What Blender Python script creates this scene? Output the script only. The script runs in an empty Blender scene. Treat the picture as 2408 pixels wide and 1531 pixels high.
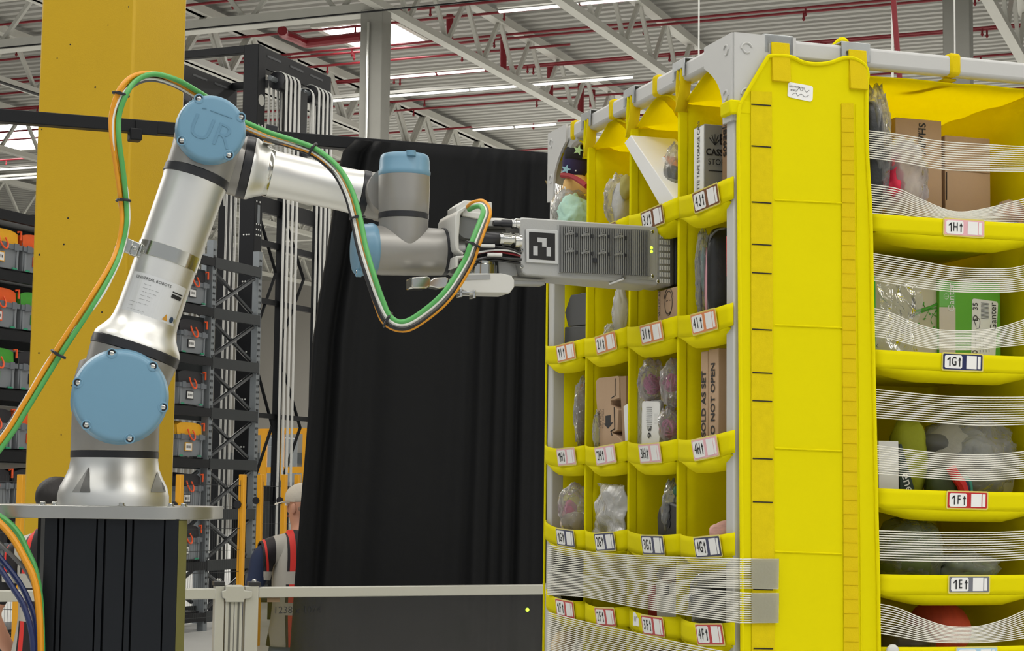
import bpy, bmesh, math, random
from math import sin, cos, pi, radians, sqrt
from mathutils import Vector, Matrix, noise

SC = bpy.context.scene
COL = SC.collection
V = Vector

# ------------------------------------------------------------------ camera
F = 4340.0
EYE = 1.65
PITCH, ROLL = radians(5.22), radians(0.70)
_up0 = V((0, -sin(PITCH), cos(PITCH)))
_fw = V((0, cos(PITCH), sin(PITCH)))
_ri0 = V((1, 0, 0))
RI = _ri0 * cos(ROLL) + _up0 * sin(ROLL)
UP = -_ri0 * sin(ROLL) + _up0 * cos(ROLL)
CAM = V((0, 0, EYE))
cam = bpy.data.cameras.new('camera')
cam.sensor_width = 36.0
cam.lens = 36.0 * F / 2408.0
cam.clip_end = 400
camo = bpy.data.objects.new('camera', cam)
COL.objects.link(camo)
camo.matrix_world = Matrix(((RI.x, UP.x, -_fw.x, 0), (RI.y, UP.y, -_fw.y, 0), (RI.z, UP.z, -_fw.z, EYE), (0, 0, 0, 1)))
SC.camera = camo

# ------------------------------------------------------------------ light
SC.view_settings.view_transform = 'Standard'
SC.view_settings.look = 'None'
SC.view_settings.gamma = 1.0
SC.view_settings.use_curve_mapping = False
SC.view_settings.exposure = 0.12
SC.render.film_transparent = False
world = bpy.data.worlds.new('ambient_fill')  # added even ambient fill, reaching in through the open front of the hall
SC.world = world
world.use_nodes = True
wb = world.node_tree.nodes['Background']
wb.inputs[0].default_value = (0.93, 0.97, 1.0, 1)
wb.inputs[1].default_value = 0.40
BY = radians(22.5)                                  # the hall's own grid: R across, T away
HR = V((cos(BY), -sin(BY), 0))
HT = V((sin(BY), cos(BY), 0))
def hall(a, b, z=0.0):
    return HR * a + HT * b + V((0, 0, z))
def lamp(a, b, z, lx, ly, power, col=(1, 0.97, 0.92)):
    l = bpy.data.lights.new('high_bay_and_fill', 'AREA')
    l.shape = 'RECTANGLE'; l.size = lx; l.size_y = ly; l.energy = power; l.color = col
    o = bpy.data.objects.new('high_bay_and_fill', l); COL.objects.link(o)
    o.location = hall(a, b, z); o.rotation_euler = (0, 0, -BY)
    up = l.copy(); up.energy = power * 0.07; up.size_y = 8.0             # added broad upward fill that brightens the roof underside
    o2 = bpy.data.objects.new('high_bay_and_fill', up); COL.objects.link(o2)
    o2.location = hall(a, b, z + 0.12); o2.rotation_euler = (pi, 0, BY)
    return o
for b_, p_ in ((-7, 900), (0.2, 1350), (7.5, 900), (16, 700), (26, 900), (38, 1500), (50, 2000), (61, 3600), (69, 3000)):
    lamp(-14 if b_ > 12 else 7, b_, 9.9, 34, 0.5, p_)

lamp(-24, 10.5, 9.9, 26, 0.5, 1700)  # added row out of view, for a bright left side on the arm
lamp(24, 12.5, 9.9, 24, 0.5, 1900)  # added row out of view, brightening the column's right face

# ------------------------------------------------------------------ helpers
def at(px, py, Y):
    d = RI * ((px - 1204) / F) + UP * ((765.5 - py) / F) + _fw
    return CAM + d * (Y / d.y)
def ray(px, py):
    return RI * ((px - 1204) / F) + UP * ((765.5 - py) / F) + _fw
def on_z(px, py, z):
    d = ray(px, py)
    return CAM + d * ((z - EYE) / d.z)
class Plane:
    def __init__(s, p0, n):
        s.p0 = V(p0); s.n = V(n).normalized()
    def __call__(s, px, py, off=0.0):
        d = ray(px, py)
        p = s.p0 + s.n * off
        return CAM + d * ((p - CAM).dot(s.n) / d.dot(s.n))
def lin(c):
    c = c / 255.0
    return c / 12.92 if c <= 0.04045 else ((c + 0.055) / 1.055) ** 2.4
def rgb(*c):
    if len(c) == 1: c = c[0]
    return (lin(c[0]), lin(c[1]), lin(c[2]), 1.0)

MATS = {}
def mat(name, col, rough=0.6, metal=0.0, var=0.06, vscale=8.0, bump=0.0, bscale=60.0, trans=0.0, spec=0.5, stretch=None, emit=None, coat=0.0):
    """procedural surface: base colour with slight noise, roughness, relief"""
    if name in MATS: return MATS[name]
    m = bpy.data.materials.new(name); m.use_nodes = True
    nt = m.node_tree; N = nt.nodes; L = nt.links
    b = N['Principled BSDF']
    b.inputs['Roughness'].default_value = rough
    b.inputs['Metallic'].default_value = metal
    b.inputs['Specular IOR Level'].default_value = spec
    b.inputs['Coat Weight'].default_value = coat
    tc = N.new('ShaderNodeTexCoord')
    src = tc.outputs['Object']
    if stretch:
        mp = N.new('ShaderNodeMapping'); mp.inputs['Scale'].default_value = stretch
        L.new(src, mp.inputs['Vector']); src = mp.outputs['Vector']
    if var > 0:
        n = N.new('ShaderNodeTexNoise'); n.inputs['Scale'].default_value = vscale; n.inputs['Detail'].default_value = 4
        L.new(src, n.inputs['Vector'])
        mx = N.new('ShaderNodeMix'); mx.data_type = 'RGBA'
        mx.inputs[6].default_value = tuple(max(0, c * (1 - var)) for c in col[:3]) + (1,)
        mx.inputs[7].default_value = tuple(min(1, c * (1 + var)) for c in col[:3]) + (1,)
        L.new(n.outputs['Fac'], mx.inputs[0]); L.new(mx.outputs[2], b.inputs['Base Color'])
    else:
        b.inputs['Base Color'].default_value = col
    if bump > 0:
        n2 = N.new('ShaderNodeTexNoise'); n2.inputs['Scale'].default_value = bscale; n2.inputs['Detail'].default_value = 3
        L.new(src, n2.inputs['Vector'])
        bp = N.new('ShaderNodeBump'); bp.inputs['Strength'].default_value = bump; bp.inputs['Distance'].default_value = 0.01
        L.new(n2.outputs['Fac'], bp.inputs['Height']); L.new(bp.outputs['Normal'], b.inputs['Normal'])
    if trans > 0:
        t = N.new('ShaderNodeBsdfTranslucent'); t.inputs['Color'].default_value = col
        ms = N.new('ShaderNodeMixShader'); ms.inputs[0].default_value = trans
        L.new(b.outputs[0], ms.inputs[1]); L.new(t.outputs[0], ms.inputs[2])
        L.new(ms.outputs[0], N['Material Output'].inputs['Surface'])
    if emit:
        b.inputs['Emission Color'].default_value = emit[:3] + (1,)
        b.inputs['Emission Strength'].default_value = emit[3]
    MATS[name] = m
    return m
def plastic(name, tint=(0.9, 0.92, 0.92), clear=0.80, rough=0.10, bscale=25.0, bump=0.8, milky=(0.92, 0.93, 0.93)):
    """clear crinkled wrapping: mostly see-through, with glossy creases"""
    if name in MATS: return MATS[name]
    m = bpy.data.materials.new(name); m.use_nodes = True
    nt = m.node_tree; N = nt.nodes; L = nt.links
    for n in list(N):
        if n.type == 'BSDF_PRINCIPLED': N.remove(n)
    out = N['Material Output']
    tr = N.new('ShaderNodeBsdfTransparent'); tr.inputs[0].default_value = tint + (1,)
    df = N.new('ShaderNodeBsdfDiffuse'); df.inputs[0].default_value = milky + (1,)
    tl = N.new('ShaderNodeBsdfTranslucent'); tl.inputs[0].default_value = milky + (1,)
    md = N.new('ShaderNodeMixShader'); md.inputs[0].default_value = 0.5
    L.new(df.outputs[0], md.inputs[1]); L.new(tl.outputs[0], md.inputs[2])
    gl = N.new('ShaderNodeBsdfGlossy'); gl.inputs['Roughness'].default_value = rough; gl.inputs[0].default_value = (1, 1, 1, 1)
    tc = N.new('ShaderNodeTexCoord')
    n = N.new('ShaderNodeTexNoise'); n.inputs['Scale'].default_value = bscale; n.inputs['Detail'].default_value = 4
    n.inputs['Distortion'].default_value = 1.5
    L.new(tc.outputs['Object'], n.inputs['Vector'])
    bp = N.new('ShaderNodeBump'); bp.inputs['Strength'].default_value = bump; bp.inputs['Distance'].default_value = 0.02
    L.new(n.outputs['Fac'], bp.inputs['Height']); L.new(bp.outputs['Normal'], gl.inputs['Normal'])
    lw = N.new('ShaderNodeLayerWeight'); lw.inputs[0].default_value = 0.4
    mr = N.new('ShaderNodeMapRange'); mr.inputs[3].default_value = 1 - clear; mr.inputs[4].default_value = min(0.9, 1.35 - clear)
    L.new(lw.outputs['Facing'], mr.inputs[0])
    ms = N.new('ShaderNodeMixShader')
    L.new(mr.outputs[0], ms.inputs[0]); L.new(tr.outputs[0], ms.inputs[1]); L.new(md.outputs[0], ms.inputs[2])
    fr = N.new('ShaderNodeFresnel'); fr.inputs[0].default_value = 1.55; L.new(bp.outputs['Normal'], fr.inputs['Normal'])
    mg = N.new('ShaderNodeMixShader')
    L.new(fr.outputs[0], mg.inputs[0]); L.new(ms.outputs[0], mg.inputs[1]); L.new(gl.outputs[0], mg.inputs[2])
    L.new(mg.outputs[0], out.inputs['Surface'])
    MATS[name] = m
    return m

class MB:
    """collects faces (with a material slot each) for ONE mesh, in world coordinates"""
    def __init__(s):
        s.v = []; s.f = []; s.m = []; s.mats = []; s.cur = 0
    def use(s, m):
        if m not in s.mats: s.mats.append(m)
        s.cur = s.mats.index(m); return s
    def add(s, vs, fs):
        k = len(s.v); s.v += [V(p) for p in vs]
        for f in fs:
            s.f.append([k + i for i in f]); s.m.append(s.cur)
        return s
    def box(s, c, size, ax=None):
        c = V(c); hx, hy, hz = size[0] / 2, size[1] / 2, size[2] / 2
        X, Y, Z = ax if ax else (V((1, 0, 0)), V((0, 1, 0)), V((0, 0, 1)))
        vs = [c + X * (i * hx) + Y * (j * hy) + Z * (k * hz) for k in (-1, 1) for j in (-1, 1) for i in (-1, 1)]
        return s.add(vs, [(0, 2, 3, 1), (4, 5, 7, 6), (0, 1, 5, 4), (2, 6, 7, 3), (0, 4, 6, 2), (1, 3, 7, 5)])
    def hexa(s, p):
        """box from 8 corners: 4 of the front face (ccw) then the 4 behind them"""
        return s.add(p, [(0, 1, 2, 3), (7, 6, 5, 4), (0, 4, 5, 1), (1, 5, 6, 2), (2, 6, 7, 3), (3, 7, 4, 0)])
    def prism(s, pts, d):
        n = len(pts); d = V(d); pts = [V(p) for p in pts]
        vs = pts + [p + d for p in pts]
        return s.add(vs, [list(range(n)), list(range(2 * n - 1, n - 1, -1))] + [(i, n + i, n + (i + 1) % n, (i + 1) % n) for i in range(n)])
    def beam(s, a, b, w, h, upv=(0, 0, 1)):
        a, b = V(a), V(b); X = (b - a); L = X.length; X = X / L
        Y = V(upv).cross(X)
        if Y.length < 1e-4: Y = V((0, 1, 0)).cross(X)
        Y.normalize(); Z = X.cross(Y)
        return s.box((a + b) / 2, (L, w, h), (X, Y, Z))
    def tube(s, pts, r, seg=8, caps=True):
        pts = [V(p) for p in pts]; n = len(pts)
        rs = r if isinstance(r, (list, tuple)) else [r] * n
        t0 = (pts[1] - pts[0]).normalized()
        nrm = t0.orthogonal().normalized(); vs = []
        for i in range(n):
            t = (pts[min(i + 1, n - 1)] - pts[max(i - 1, 0)]).normalized()
            nrm = (nrm - t * nrm.dot(t)).normalized(); bi = t.cross(nrm)
            vs += [pts[i] + (nrm * cos(2 * pi * k / seg) + bi * sin(2 * pi * k / seg)) * rs[i] for k in range(seg)]
        fs = [(i * seg + k, i * seg + (k + 1) % seg, (i + 1) * seg + (k + 1) % seg, (i + 1) * seg + k) for i in range(n - 1) for k in range(seg)]
        if caps: fs += [list(range(seg - 1, -1, -1)), [(n - 1) * seg + k for k in range(seg)]]
        return s.add(vs, fs)
    def lathe(s, o, axis, prof, seg=32):
        """prof = [(radius, distance along axis)]"""
        o = V(o); A = V(axis).normalized(); X = A.orthogonal().normalized(); Y = A.cross(X); vs = []; n = len(prof)
        for r, h in prof:
            vs += [o + A * h + (X * cos(2 * pi * k / seg) + Y * sin(2 * pi * k / seg)) * max(r, 1e-5) for k in range(seg)]
        fs = [(i * seg + k, i * seg + (k + 1) % seg, (i + 1) * seg + (k + 1) % seg, (i + 1) * seg + k) for i in range(n - 1) for k in range(seg)]
        fs += [list(range(seg - 1, -1, -1)), [(n - 1) * seg + k for k in range(seg)]]
        return s.add(vs, fs)
    def grid(s, nu, nv, fn):
        vs = [fn(i / (nu - 1), j / (nv - 1)) for j in range(nv) for i in range(nu)]
        return s.add(vs, [(j * nu + i, j * nu + i + 1, (j + 1) * nu + i + 1, (j + 1) * nu + i) for j in range(nv - 1) for i in range(nu - 1)])
    def blob(s, c, rad, amp=0.12, freq=2.2, seed=0, ax=None, sub=3, power=1.0, crinkle=0.0):
        c = V(c); X, Y, Z = ax if ax else (RI, V((0, 1, 0)), V((0, 0, 1)))
        bm = bmesh.new(); bmesh.ops.create_icosphere(bm, subdivisions=sub, radius=1.0)
        off = V((seed * 7.31, seed * 3.7, seed * 1.9)); vs = []
        for v in bm.verts:
            p = v.co.copy()
            if power != 1.0:
                p = V([math.copysign(abs(q) ** power, q) for q in p])
            k = 1 + amp * noise.fractal(p * freq * 0.8 + off, 1.2, 2.0, 3)
            if crinkle: k += crinkle * 0.55 * (abs(noise.noise(p * freq * 1.25 + off)) - 0.2) + 0.05 * crinkle * abs(noise.noise(p * freq * 3.1 + off))
            p = p * k
            vs.append(c + X * (p.x * rad[0]) + Y * (p.y * rad[1]) + Z * (p.z * rad[2]))
        fs = [[v.index for v in f.verts] for f in bm.faces]; bm.free()
        return s.add(vs, fs)
    def text(s, body, o, xd, yd, size, align='CENTER', off=0.0006, bold=0.0, sx=1.0):
        """flat lettering lying on a surface at o"""
        key = (body, align, round(bold, 4))
        if key not in _TXT:
            cu = bpy.data.curves.new('lettering', 'FONT'); cu.body = body; cu.align_x = align; cu.align_y = 'CENTER'; cu.size = 1.0
            cu.offset = bold; cu.resolution_u = 3
            ob = bpy.data.objects.new('lettering', cu); COL.objects.link(ob)
            dg = bpy.context.evaluated_depsgraph_get()
            me = ob.evaluated_get(dg).to_mesh()
            _TXT[key] = ([v.co.copy() for v in me.vertices], [list(p.vertices) for p in me.polygons])
            ob.evaluated_get(dg).to_mesh_clear()
            bpy.data.objects.remove(ob); bpy.data.curves.remove(cu)
        vs, fs = _TXT[key]; xd = V(xd).normalized(); yd = V(yd).normalized(); n = xd.cross(yd).normalized()
        return s.add([V(o) + xd * (p.x * size * sx) + yd * (p.y * size) + n * off for p in vs], fs)
_TXT = {}

WM = {}
def setp(o, label=None, cat=None, group=None, kind=None):
    if label: o['label'] = label
    if cat: o['category'] = cat
    if group: o['group'] = group
    if kind: o['kind'] = kind
    return o
def root(name, loc, label, cat, group=None, rz=0.0):
    o = bpy.data.objects.new(name, None); COL.objects.link(o)
    o.empty_display_size = 0.1
    M = Matrix.Translation(V(loc)) @ Matrix.Rotation(rz, 4, 'Z')
    o.matrix_basis = M; WM[o] = M
    return setp(o, label, cat, group)
def build(name, mb, m=None, parent=None, label=None, cat=None, group=None, kind=None, smooth=35, bevel=0.0, solid=0.0, sub=0, bseg=2):
    me = bpy.data.meshes.new(name)
    lo = V([min(p[i] for p in mb.v) for i in range(3)]); hi = V([max(p[i] for p in mb.v) for i in range(3)])
    c = (lo + hi) / 2
    if not parent: c.z = lo.z
    me.from_pydata([p - c for p in mb.v], [], mb.f)
    if mb.mats:
        for q in mb.mats: me.materials.append(q)
        me.polygons.foreach_set('material_index', mb.m)
    if m: 
        if not mb.mats: me.materials.append(m)
    bm = bmesh.new(); bm.from_mesh(me)
    bmesh.ops.recalc_face_normals(bm, faces=bm.faces); bm.to_mesh(me); bm.free()
    if smooth:
        me.polygons.foreach_set('use_smooth', [True] * len(me.polygons))
        me.set_sharp_from_angle(angle=radians(smooth))
    o = bpy.data.objects.new(name, me); COL.objects.link(o)
    T = Matrix.Translation(c)
    if parent:
        o.parent = parent; o.matrix_basis = WM[parent].inverted() @ T
    else:
        o.matrix_basis = T
    WM[o] = T
    if bevel:
        q = o.modifiers.new('edges', 'BEVEL'); q.width = bevel; q.segments = bseg; q.limit_method = 'ANGLE'; q.angle_limit = radians(40)
    if solid:
        q = o.modifiers.new('thickness', 'SOLIDIFY'); q.thickness = solid; q.offset = 0
    if sub:
        q = o.modifiers.new('smooth', 'SUBSURF'); q.levels = sub; q.render_levels = sub
    return setp(o, label, cat, group, kind)
def struct(name, mb, m=None, parent=None, **k):
    o = build(name, mb, m, parent, kind='structure', **k)
    return o
def catmull(P, n=8):
    """smooth path through points (any dimension, as tuples)"""
    P = [tuple(p) for p in P]; out = []
    Q = [P[0]] + P + [P[-1]]
    for i in range(1, len(Q) - 2):
        a, b, c, d = Q[i - 1], Q[i], Q[i + 1], Q[i + 2]
        for k in range(n):
            t = k / n
            out.append(tuple(0.5 * (2 * y + (z - x) * t + (2 * x - 5 * y + 4 * z - w) * t * t + (3 * y - x - 3 * z + w) * t ** 3) for x, y, z, w in zip(a, b, c, d)))
    out.append(P[-1]); return out
def interp(tab, x):
    if x <= tab[0][0]: a, b = tab[0], tab[1]
    elif x >= tab[-1][0]: a, b = tab[-2], tab[-1]
    else:
        for a, b in zip(tab, tab[1:]):
            if a[0] <= x <= b[0]: break
    t = (x - a[0]) / (b[0] - a[0])
    return [p + (q - p) * t for p, q in zip(a[1:], b[1:])]
ZU = V((0, 0, 1))
random.seed(5)
# ------------------------------------------------------------------ surfaces
M_floor = mat('pale_concrete', rgb(196, 196, 192), 0.45, var=0.08, vscale=0.7)
M_deck = mat('ceiling_deck', rgb(166, 165, 159), 0.6, var=0.04, vscale=0.5)
M_steelw = mat('white_steel', rgb(196, 195, 187), 0.5, var=0.04)
M_wall = mat('white_wall', rgb(196, 192, 184), 0.8, var=0.04, vscale=0.4)
M_red = mat('red_pipe', rgb(132, 24, 36), 0.4, var=0.05)
M_conc = mat('bare_concrete', rgb(152, 151, 144), 0.8, var=0.12, vscale=2.2, bump=0.15)
M_pyel = mat('yellow_paint', rgb(203, 164, 12), 0.42, var=0.05, vscale=3.0, bump=0.06, bscale=120)
M_black = mat('black_steel', rgb(14, 16, 20), 0.5, var=0.08, spec=0.25)
M_dsteel = mat('dark_grey_steel', rgb(44, 48, 50), 0.45, var=0.08, spec=0.35)
M_galv = mat('galvanised_steel', rgb(132, 138, 142), 0.45, 0.4, var=0.1, vscale=20)
M_galvd = mat('grey_zinc', rgb(70, 72, 75), 0.4, 0.3, var=0.1)
M_white = mat('white_plastic', rgb(236, 236, 232), 0.5, var=0.02)
M_dark = mat('black_plastic', rgb(24, 25, 27), 0.45, var=0.05)
M_sky = mat('skylight_glass', rgb(255, 255, 255), 0.5, var=0, emit=(1, 1, 1, 6.0))
M_led = mat('light_tube', rgb(255, 255, 255), 0.5, var=0, emit=(1, 0.98, 0.93, 0.85))
M_chrome = mat('bright_metal', rgb(210, 210, 206), 0.22, 1.0, var=0.03)

# ------------------------------------------------------------------ the hall
ZD = 11.6
g = MB().box(hall(0, 32, -0.05), (130, 96, 0.1), (HR, HT, ZU))
struct('floor', g, M_floor)
d = MB(); b = -8.0; prof = []
while b < 78:
    prof += [(b, 0), (b + 0.15, 0), (b + 0.19, 0.075), (b + 0.30, 0.075)]; b += 0.34
d.grid(2, len(prof), lambda i, j: hall(-62 + 124 * i, prof[round(j * (len(prof) - 1))][0], ZD + prof[round(j * (len(prof) - 1))][1]))
struct('ceiling', d, M_deck, smooth=0, solid=0.012)
struct('wall_back', MB().box(hall(0, 76.2, 5.9), (124, 0.3, 11.8), (HR, HT, ZU)), M_wall)
struct('wall_left', MB().box(hall(-60, 34, 5.9), (0.3, 84, 11.8), (HR, HT, ZU)), M_wall)
struct('wall_right', MB().box(hall(60, 34, 5.9), (0.3, 84, 11.8), (HR, HT, ZU)), M_wall)
# cladding band high on the back wall
struct('trim_1', MB().box(hall(0, 75.9, 3.2), (120, 0.3, 0.5), (HR, HT, ZU)), M_galv)
def ab(p): return p.dot(HR), p.dot(HT)

# skylights in the deck
for k, (pts, lab) in enumerate((([(752, 72), (918, 44), (1006, 84), (838, 108)], 'bright roof skylight behind the bare concrete column'),
                                ([(-130, 300), (100, 285), (100, 345), (-130, 352)], 'bright roof skylight left of the yellow column'))):
    q = [ab(on_z(px, py, ZD - 0.03)) for px, py in pts]
    a0, a1 = min(p[0] for p in q), max(p[0] for p in q); b0, b1 = min(p[1] for p in q), max(p[1] for p in q)
    a0 += (a1 - a0) * 0.08; a1 -= (a1 - a0) * 0.08
    w = MB().box(hall((a0 + a1) / 2, (b0 + b1) / 2, ZD - 0.03), (a1 - a0, b1 - b0, 0.02), (HR, HT, ZU))
    wo = struct('window_%d' % (k + 1), w, M_sky)
    fr = MB()
    for sa in (a0 - 0.06, a1 + 0.06): fr.box(hall(sa, (b0 + b1) / 2, ZD - 0.05), (0.12, b1 - b0 + 0.24, 0.08), (HR, HT, ZU))
    for sb in (b0 - 0.06, b1 + 0.06): fr.box(hall((a0 + a1) / 2, sb, ZD - 0.05), (a1 - a0, 0.12, 0.08), (HR, HT, ZU))
    build('window_frame', fr, M_steelw, wo)

# roof trusses along T (every one a thing with its chords and each web strut)
strut_mesh = {}
def truss(A, B, zb, zt, npan, label, w=0.13, first=0):
    """A, B: plan points; the bottom chord at zb, the top chord at zt"""
    A = V((A.x, A.y, 0)); B = V((B.x, B.y, 0))
    r = root('roof_truss', A + ZU * zb, label, 'truss')
    build('bottom_chord', MB().beam(A + ZU * zb, B + ZU * zb, w * 1.5, w), M_steelw, r)
    build('top_chord', MB().beam(A + ZU * zt, B + ZU * zt, w * 1.7, w * 1.3), M_steelw, r)
    n = npan * 2
    for i in range(first, n):
        P = A.lerp(B, i / n) + ZU * (zt if i % 2 == 0 else zb); Q = A.lerp(B, (i + 1) / n) + ZU * (zb if i % 2 == 0 else zt)
        L = (Q - P).length; key = round(L, 3)
        if key not in strut_mesh:
            o = build('web_strut', MB().box((0, 0, 0), (key, 0.075, 0.075)), M_steelw, r, smooth=0)
            strut_mesh[key] = o.data
        else:
            o = bpy.data.objects.new('web_strut', strut_mesh[key]); COL.objects.link(o); o.parent = r
        X = (Q - P).normalized(); Y = ZU.cross(X).normalized(); Z = X.cross(Y); c = (P + Q) / 2
        W = Matrix(((X.x, Y.x, Z.x, c.x), (X.y, Y.y, Z.y, c.y), (X.z, Y.z, Z.z, c.z), (0, 0, 0, 1)))
        o.matrix_basis = WM[r].inverted() @ W
    return r
ZB, ZT = 10.3, ZD - 0.22
cA, cB = ab(on_z(907, 20, ZB))             # over the bare concrete column
def t_truss(px, py, b0, b1, label, zref=ZB):
    a, _ = ab(on_z(px, py, zref)); n = max(2, round((b1 - b0) / 1.75))
    return truss(hall(a, b0), hall(a, b1), ZB, ZT, n, label)
t_truss(907, 20, cB - 12, 74, 'white lattice roof truss starting over the bare concrete column')
t_truss(925, 232, cB - 20, 74, 'white roof truss whose top chord passes behind the concrete column', ZT)
t_truss(549, 66, cB - 20, 74, 'white roof truss slanting down behind the black lift tower', ZT)
t_truss(60, 208, cB - 20, 74, 'white roof truss at the left edge above the black rail', ZB)
t_truss(40, 360, cB - 20, 74, 'white roof truss crossing the bright left skylight', ZB)
t_truss(30, 430, cB - 10, 74, 'distant white roof truss below the left skylight', ZT)
t_truss(1500, 0, cB - 30, 74, 'white roof truss running behind the near pod corner', ZT)
t_truss(2360, 60, cB - 34, 74, 'white roof truss at the top right behind the pod rail', ZB)
# the girder across, over the column line
gA, gB = ab(on_z(640, 45, ZB))
truss(hall(cA - 34, cB), hall(cA, cB), ZB, ZT, 18, 'heavy white girder truss running left from the bare concrete column', w=0.2)
truss(hall(cA, cB + 26), hall(cA - 34, cB + 26), ZB, ZT, 18, 'far white girder truss seen above the left storage rack', w=0.2)

# sprinkler pipes
def red_pipe(px, py, a0, a1, label, z=ZD - 0.45, r=0.027, heads=3.3):
    _, b = ab(on_z(px, py, z)); ro = root('sprinkler_pipe', hall(a0, b, z), label, 'pipe', None)
    build('pipe_run', MB().tube([hall(a0, b, z), hall(a1, b, z)], r, 8), M_red, ro)
    a = a0 + 1.1; first = None
    while a < a1:
        if first is None:
            h = MB(); h.tube([hall(a, b, z), hall(a, b, z - 0.13)], 0.02, 6); h.lathe(hall(a, b, z - 0.11), (0, 0, -1), [(0.018, 0), (0.03, 0.015), (0.03, 0.035), (0.01, 0.07)], 8)
            first = build('sprinkler_head', h, M_red, ro); fa = a
        else:
            o = first.copy(); COL.objects.link(o); o.parent = ro
            o.location = first.location + HR * (a - fa)
        a += heads
    return ro
reds = [(1200, 0, 'above the near roof truss, topmost of the red pipes'), (1340, 68, 'running right toward the near pod corner'),
        (1000, 108, 'just below the skylight'), (1410, 140, 'above the left pod rail'), (1100, 170, 'below the long light line'),
        (1150, 222, 'below the second light line'), (1120, 246, 'next below the second light line'), (1120, 298, 'near the curtain top'), (1250, 352, 'lowest one, touching the curtain top'),
        (60, 52, 'at the upper left corner'), (60, 136, 'left of the yellow column, second one down'), (60, 216, 'left of the yellow column above the black rail')]
for px, py, w in reds:
    a_, b_ = ab(on_z(px, py, ZD - 0.45))
    red_pipe(px, py, a_ - 16, a_ + 14, 'thin red sprinkler pipe ' + w)
def drop(px, y0, y1, zt, label):
    p = on_z(px, y0, zt); q = at(px, y1, p.y)
    build('sprinkler_drop', MB().tube([p, V((p.x, p.y, q.z))], 0.075, 10), M_red, label=label, cat='pipe')
drop(1058, 35, 92, ZT, 'vertical red drop pipe inside the near truss, upper left one')
drop(1184, 86, 168, ZT, 'vertical red drop pipe inside the near truss, middle one')
drop(1294, 152, 234, ZT, 'vertical red drop pipe inside the near truss, lower right one')
drop(1366, 190, 275, ZT, 'vertical red drop pipe just left of the left pod rail')
drop(1393, 212, 252, ZT, 'short vertical red drop pipe beside the left pod rail')
# thick red main with elbow beside the skylight
pz = 10.6
mp = [on_z(*q, pz) for q in ((664, 72), (668, 80), (690, 88), (716, 100), (742, 99), (760, 97), (850, 86))]
build('sprinkler_main', MB().tube([V(p) for p in catmull(mp, 4)], 0.10, 10), M_red, label='thick red sprinkler main with a bent elbow at the skylight', cat='pipe')

# long light lines
def light_line(px0, py0, px1, z, label):
    a0, b0 = ab(on_z(px0, py0, z))
    p1 = on_z(px1, py0 - (px1 - px0) * 0.1, z); a1 = ab(p1)[0]
    r = root('light_line', hall(a0, b0, z), label, 'light', 'long light lines')
    L = a1 - a0; n = max(2, int(L / 3)); f = None
    build('trunking', MB().box(hall((a0 + a1) / 2, b0, z + 0.09), (L, 0.09, 0.05), (HR, HT, ZU)), M_steelw, r)
    for k in range(n):
        c = hall(a0 + L * (k + 0.5) / n, b0, z)
        if f is None:
            f = build('light_tube', MB().box(c, (L / n - 0.06, 0.075, 0.04), (HR, HT, ZU)), M_led, r); c0 = c
        else:
            o = f.copy(); COL.objects.link(o); o.parent = r; o.location = f.location + (c - c0)
light_line(914, 183, 1135, 10.4, 'long white light line high behind the column, upper one')
light_line(745, 240, 1470, 10.4, 'long white light line high behind the column, lower one')
light_line(-60, 403, 92, 10.4, 'long white light line left of the yellow column, upper one')
light_line(-60, 426, 92, 10.4, 'long white light line left of the yellow column, lower one')
light_line(1170, 28, 1560, 10.6, 'long pale light line crossing the top of the picture')
light_line(1110, 306, 1300, 10.4, 'faint light line just above the curtain top')
# cable tray, conduits on the ceiling
def along(px, py, a0, a1, z, w, h, m, name, label, cat):
    a, b = ab(on_z(px, py, z))
    build(name, MB().beam(hall(a + a0, b, z), hall(a + a1, b, z), w, h), m, label=label, cat=cat)
along(640, 50, -13, 5, 9.9, 0.025, 0.025, M_dark, 'conduit', 'thin dark conduit along the underside of the girder left of the column', 'conduit')
al, bl = ab(on_z(40, 206, 9.6))
build('conduit', MB().tube([hall(al, bl - 9, 9.6), hall(al, bl + 2, 9.6)], 0.03, 8), M_dark, label='dark conduit along the truss at the upper left corner', cat='conduit')

# concrete columns
def column(px0, px1, py, Y, z1, m, label, wr, wt, name='concrete_column'):
    p = at((px0 + px1) / 2, 1100, Y); r = root(name, V((p.x, p.y, 0)), label, 'column', None, -BY)
    build('shaft', MB().box((p.x, p.y, z1 / 2), (wr, wt, z1), (HR, HT, ZU)), m, r, bevel=0.015)
    return r, p
c1, cp = column(831, 897, 20, on_z(880, 20, ZB).y, ZB - 0.05, M_conc, 'bare grey concrete column under the roof truss', 0.44, 0.36)
cq = V((cp.x, cp.y, 0)) - HT * 0.22 + HR * -0.04
build('conduit', MB().tube([cq + ZU * 0.5, cq + ZU * 10], 0.03, 8), M_chrome, c1)
build('junction_box', MB().lathe(cq + ZU * 7.7 - HT * 0.03, HT, [(0.08, -0.06), (0.08, 0.03)], 12), M_dark, c1)
c2, cp2 = column(2224, 2302, 20, 30, ZB - 0.05, M_conc, 'bare grey concrete column behind the pod top rail', 0.44, 0.38)
yc, yp = column(61, 410, 600, 9.9, ZB, M_pyel, 'tall yellow painted square column behind the robot arm', 0.60, 0.50, 'yellow_column')
# bolts of the formwork, tiny dark pits
pit = MB()
for k in range(26):
    u_, z_ = random.uniform(-0.27, 0.27), random.uniform(1.4, 4.6)
    pit.lathe(V((yp.x, yp.y, z_)) + HR * u_ - HT * 0.251, -HT, [(0.0035 + 0.003 * random.random(), 0), (0.001, 0.0015)], 6)
build('paint_pits', pit, M_dark, yc, kind='stuff')
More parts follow.
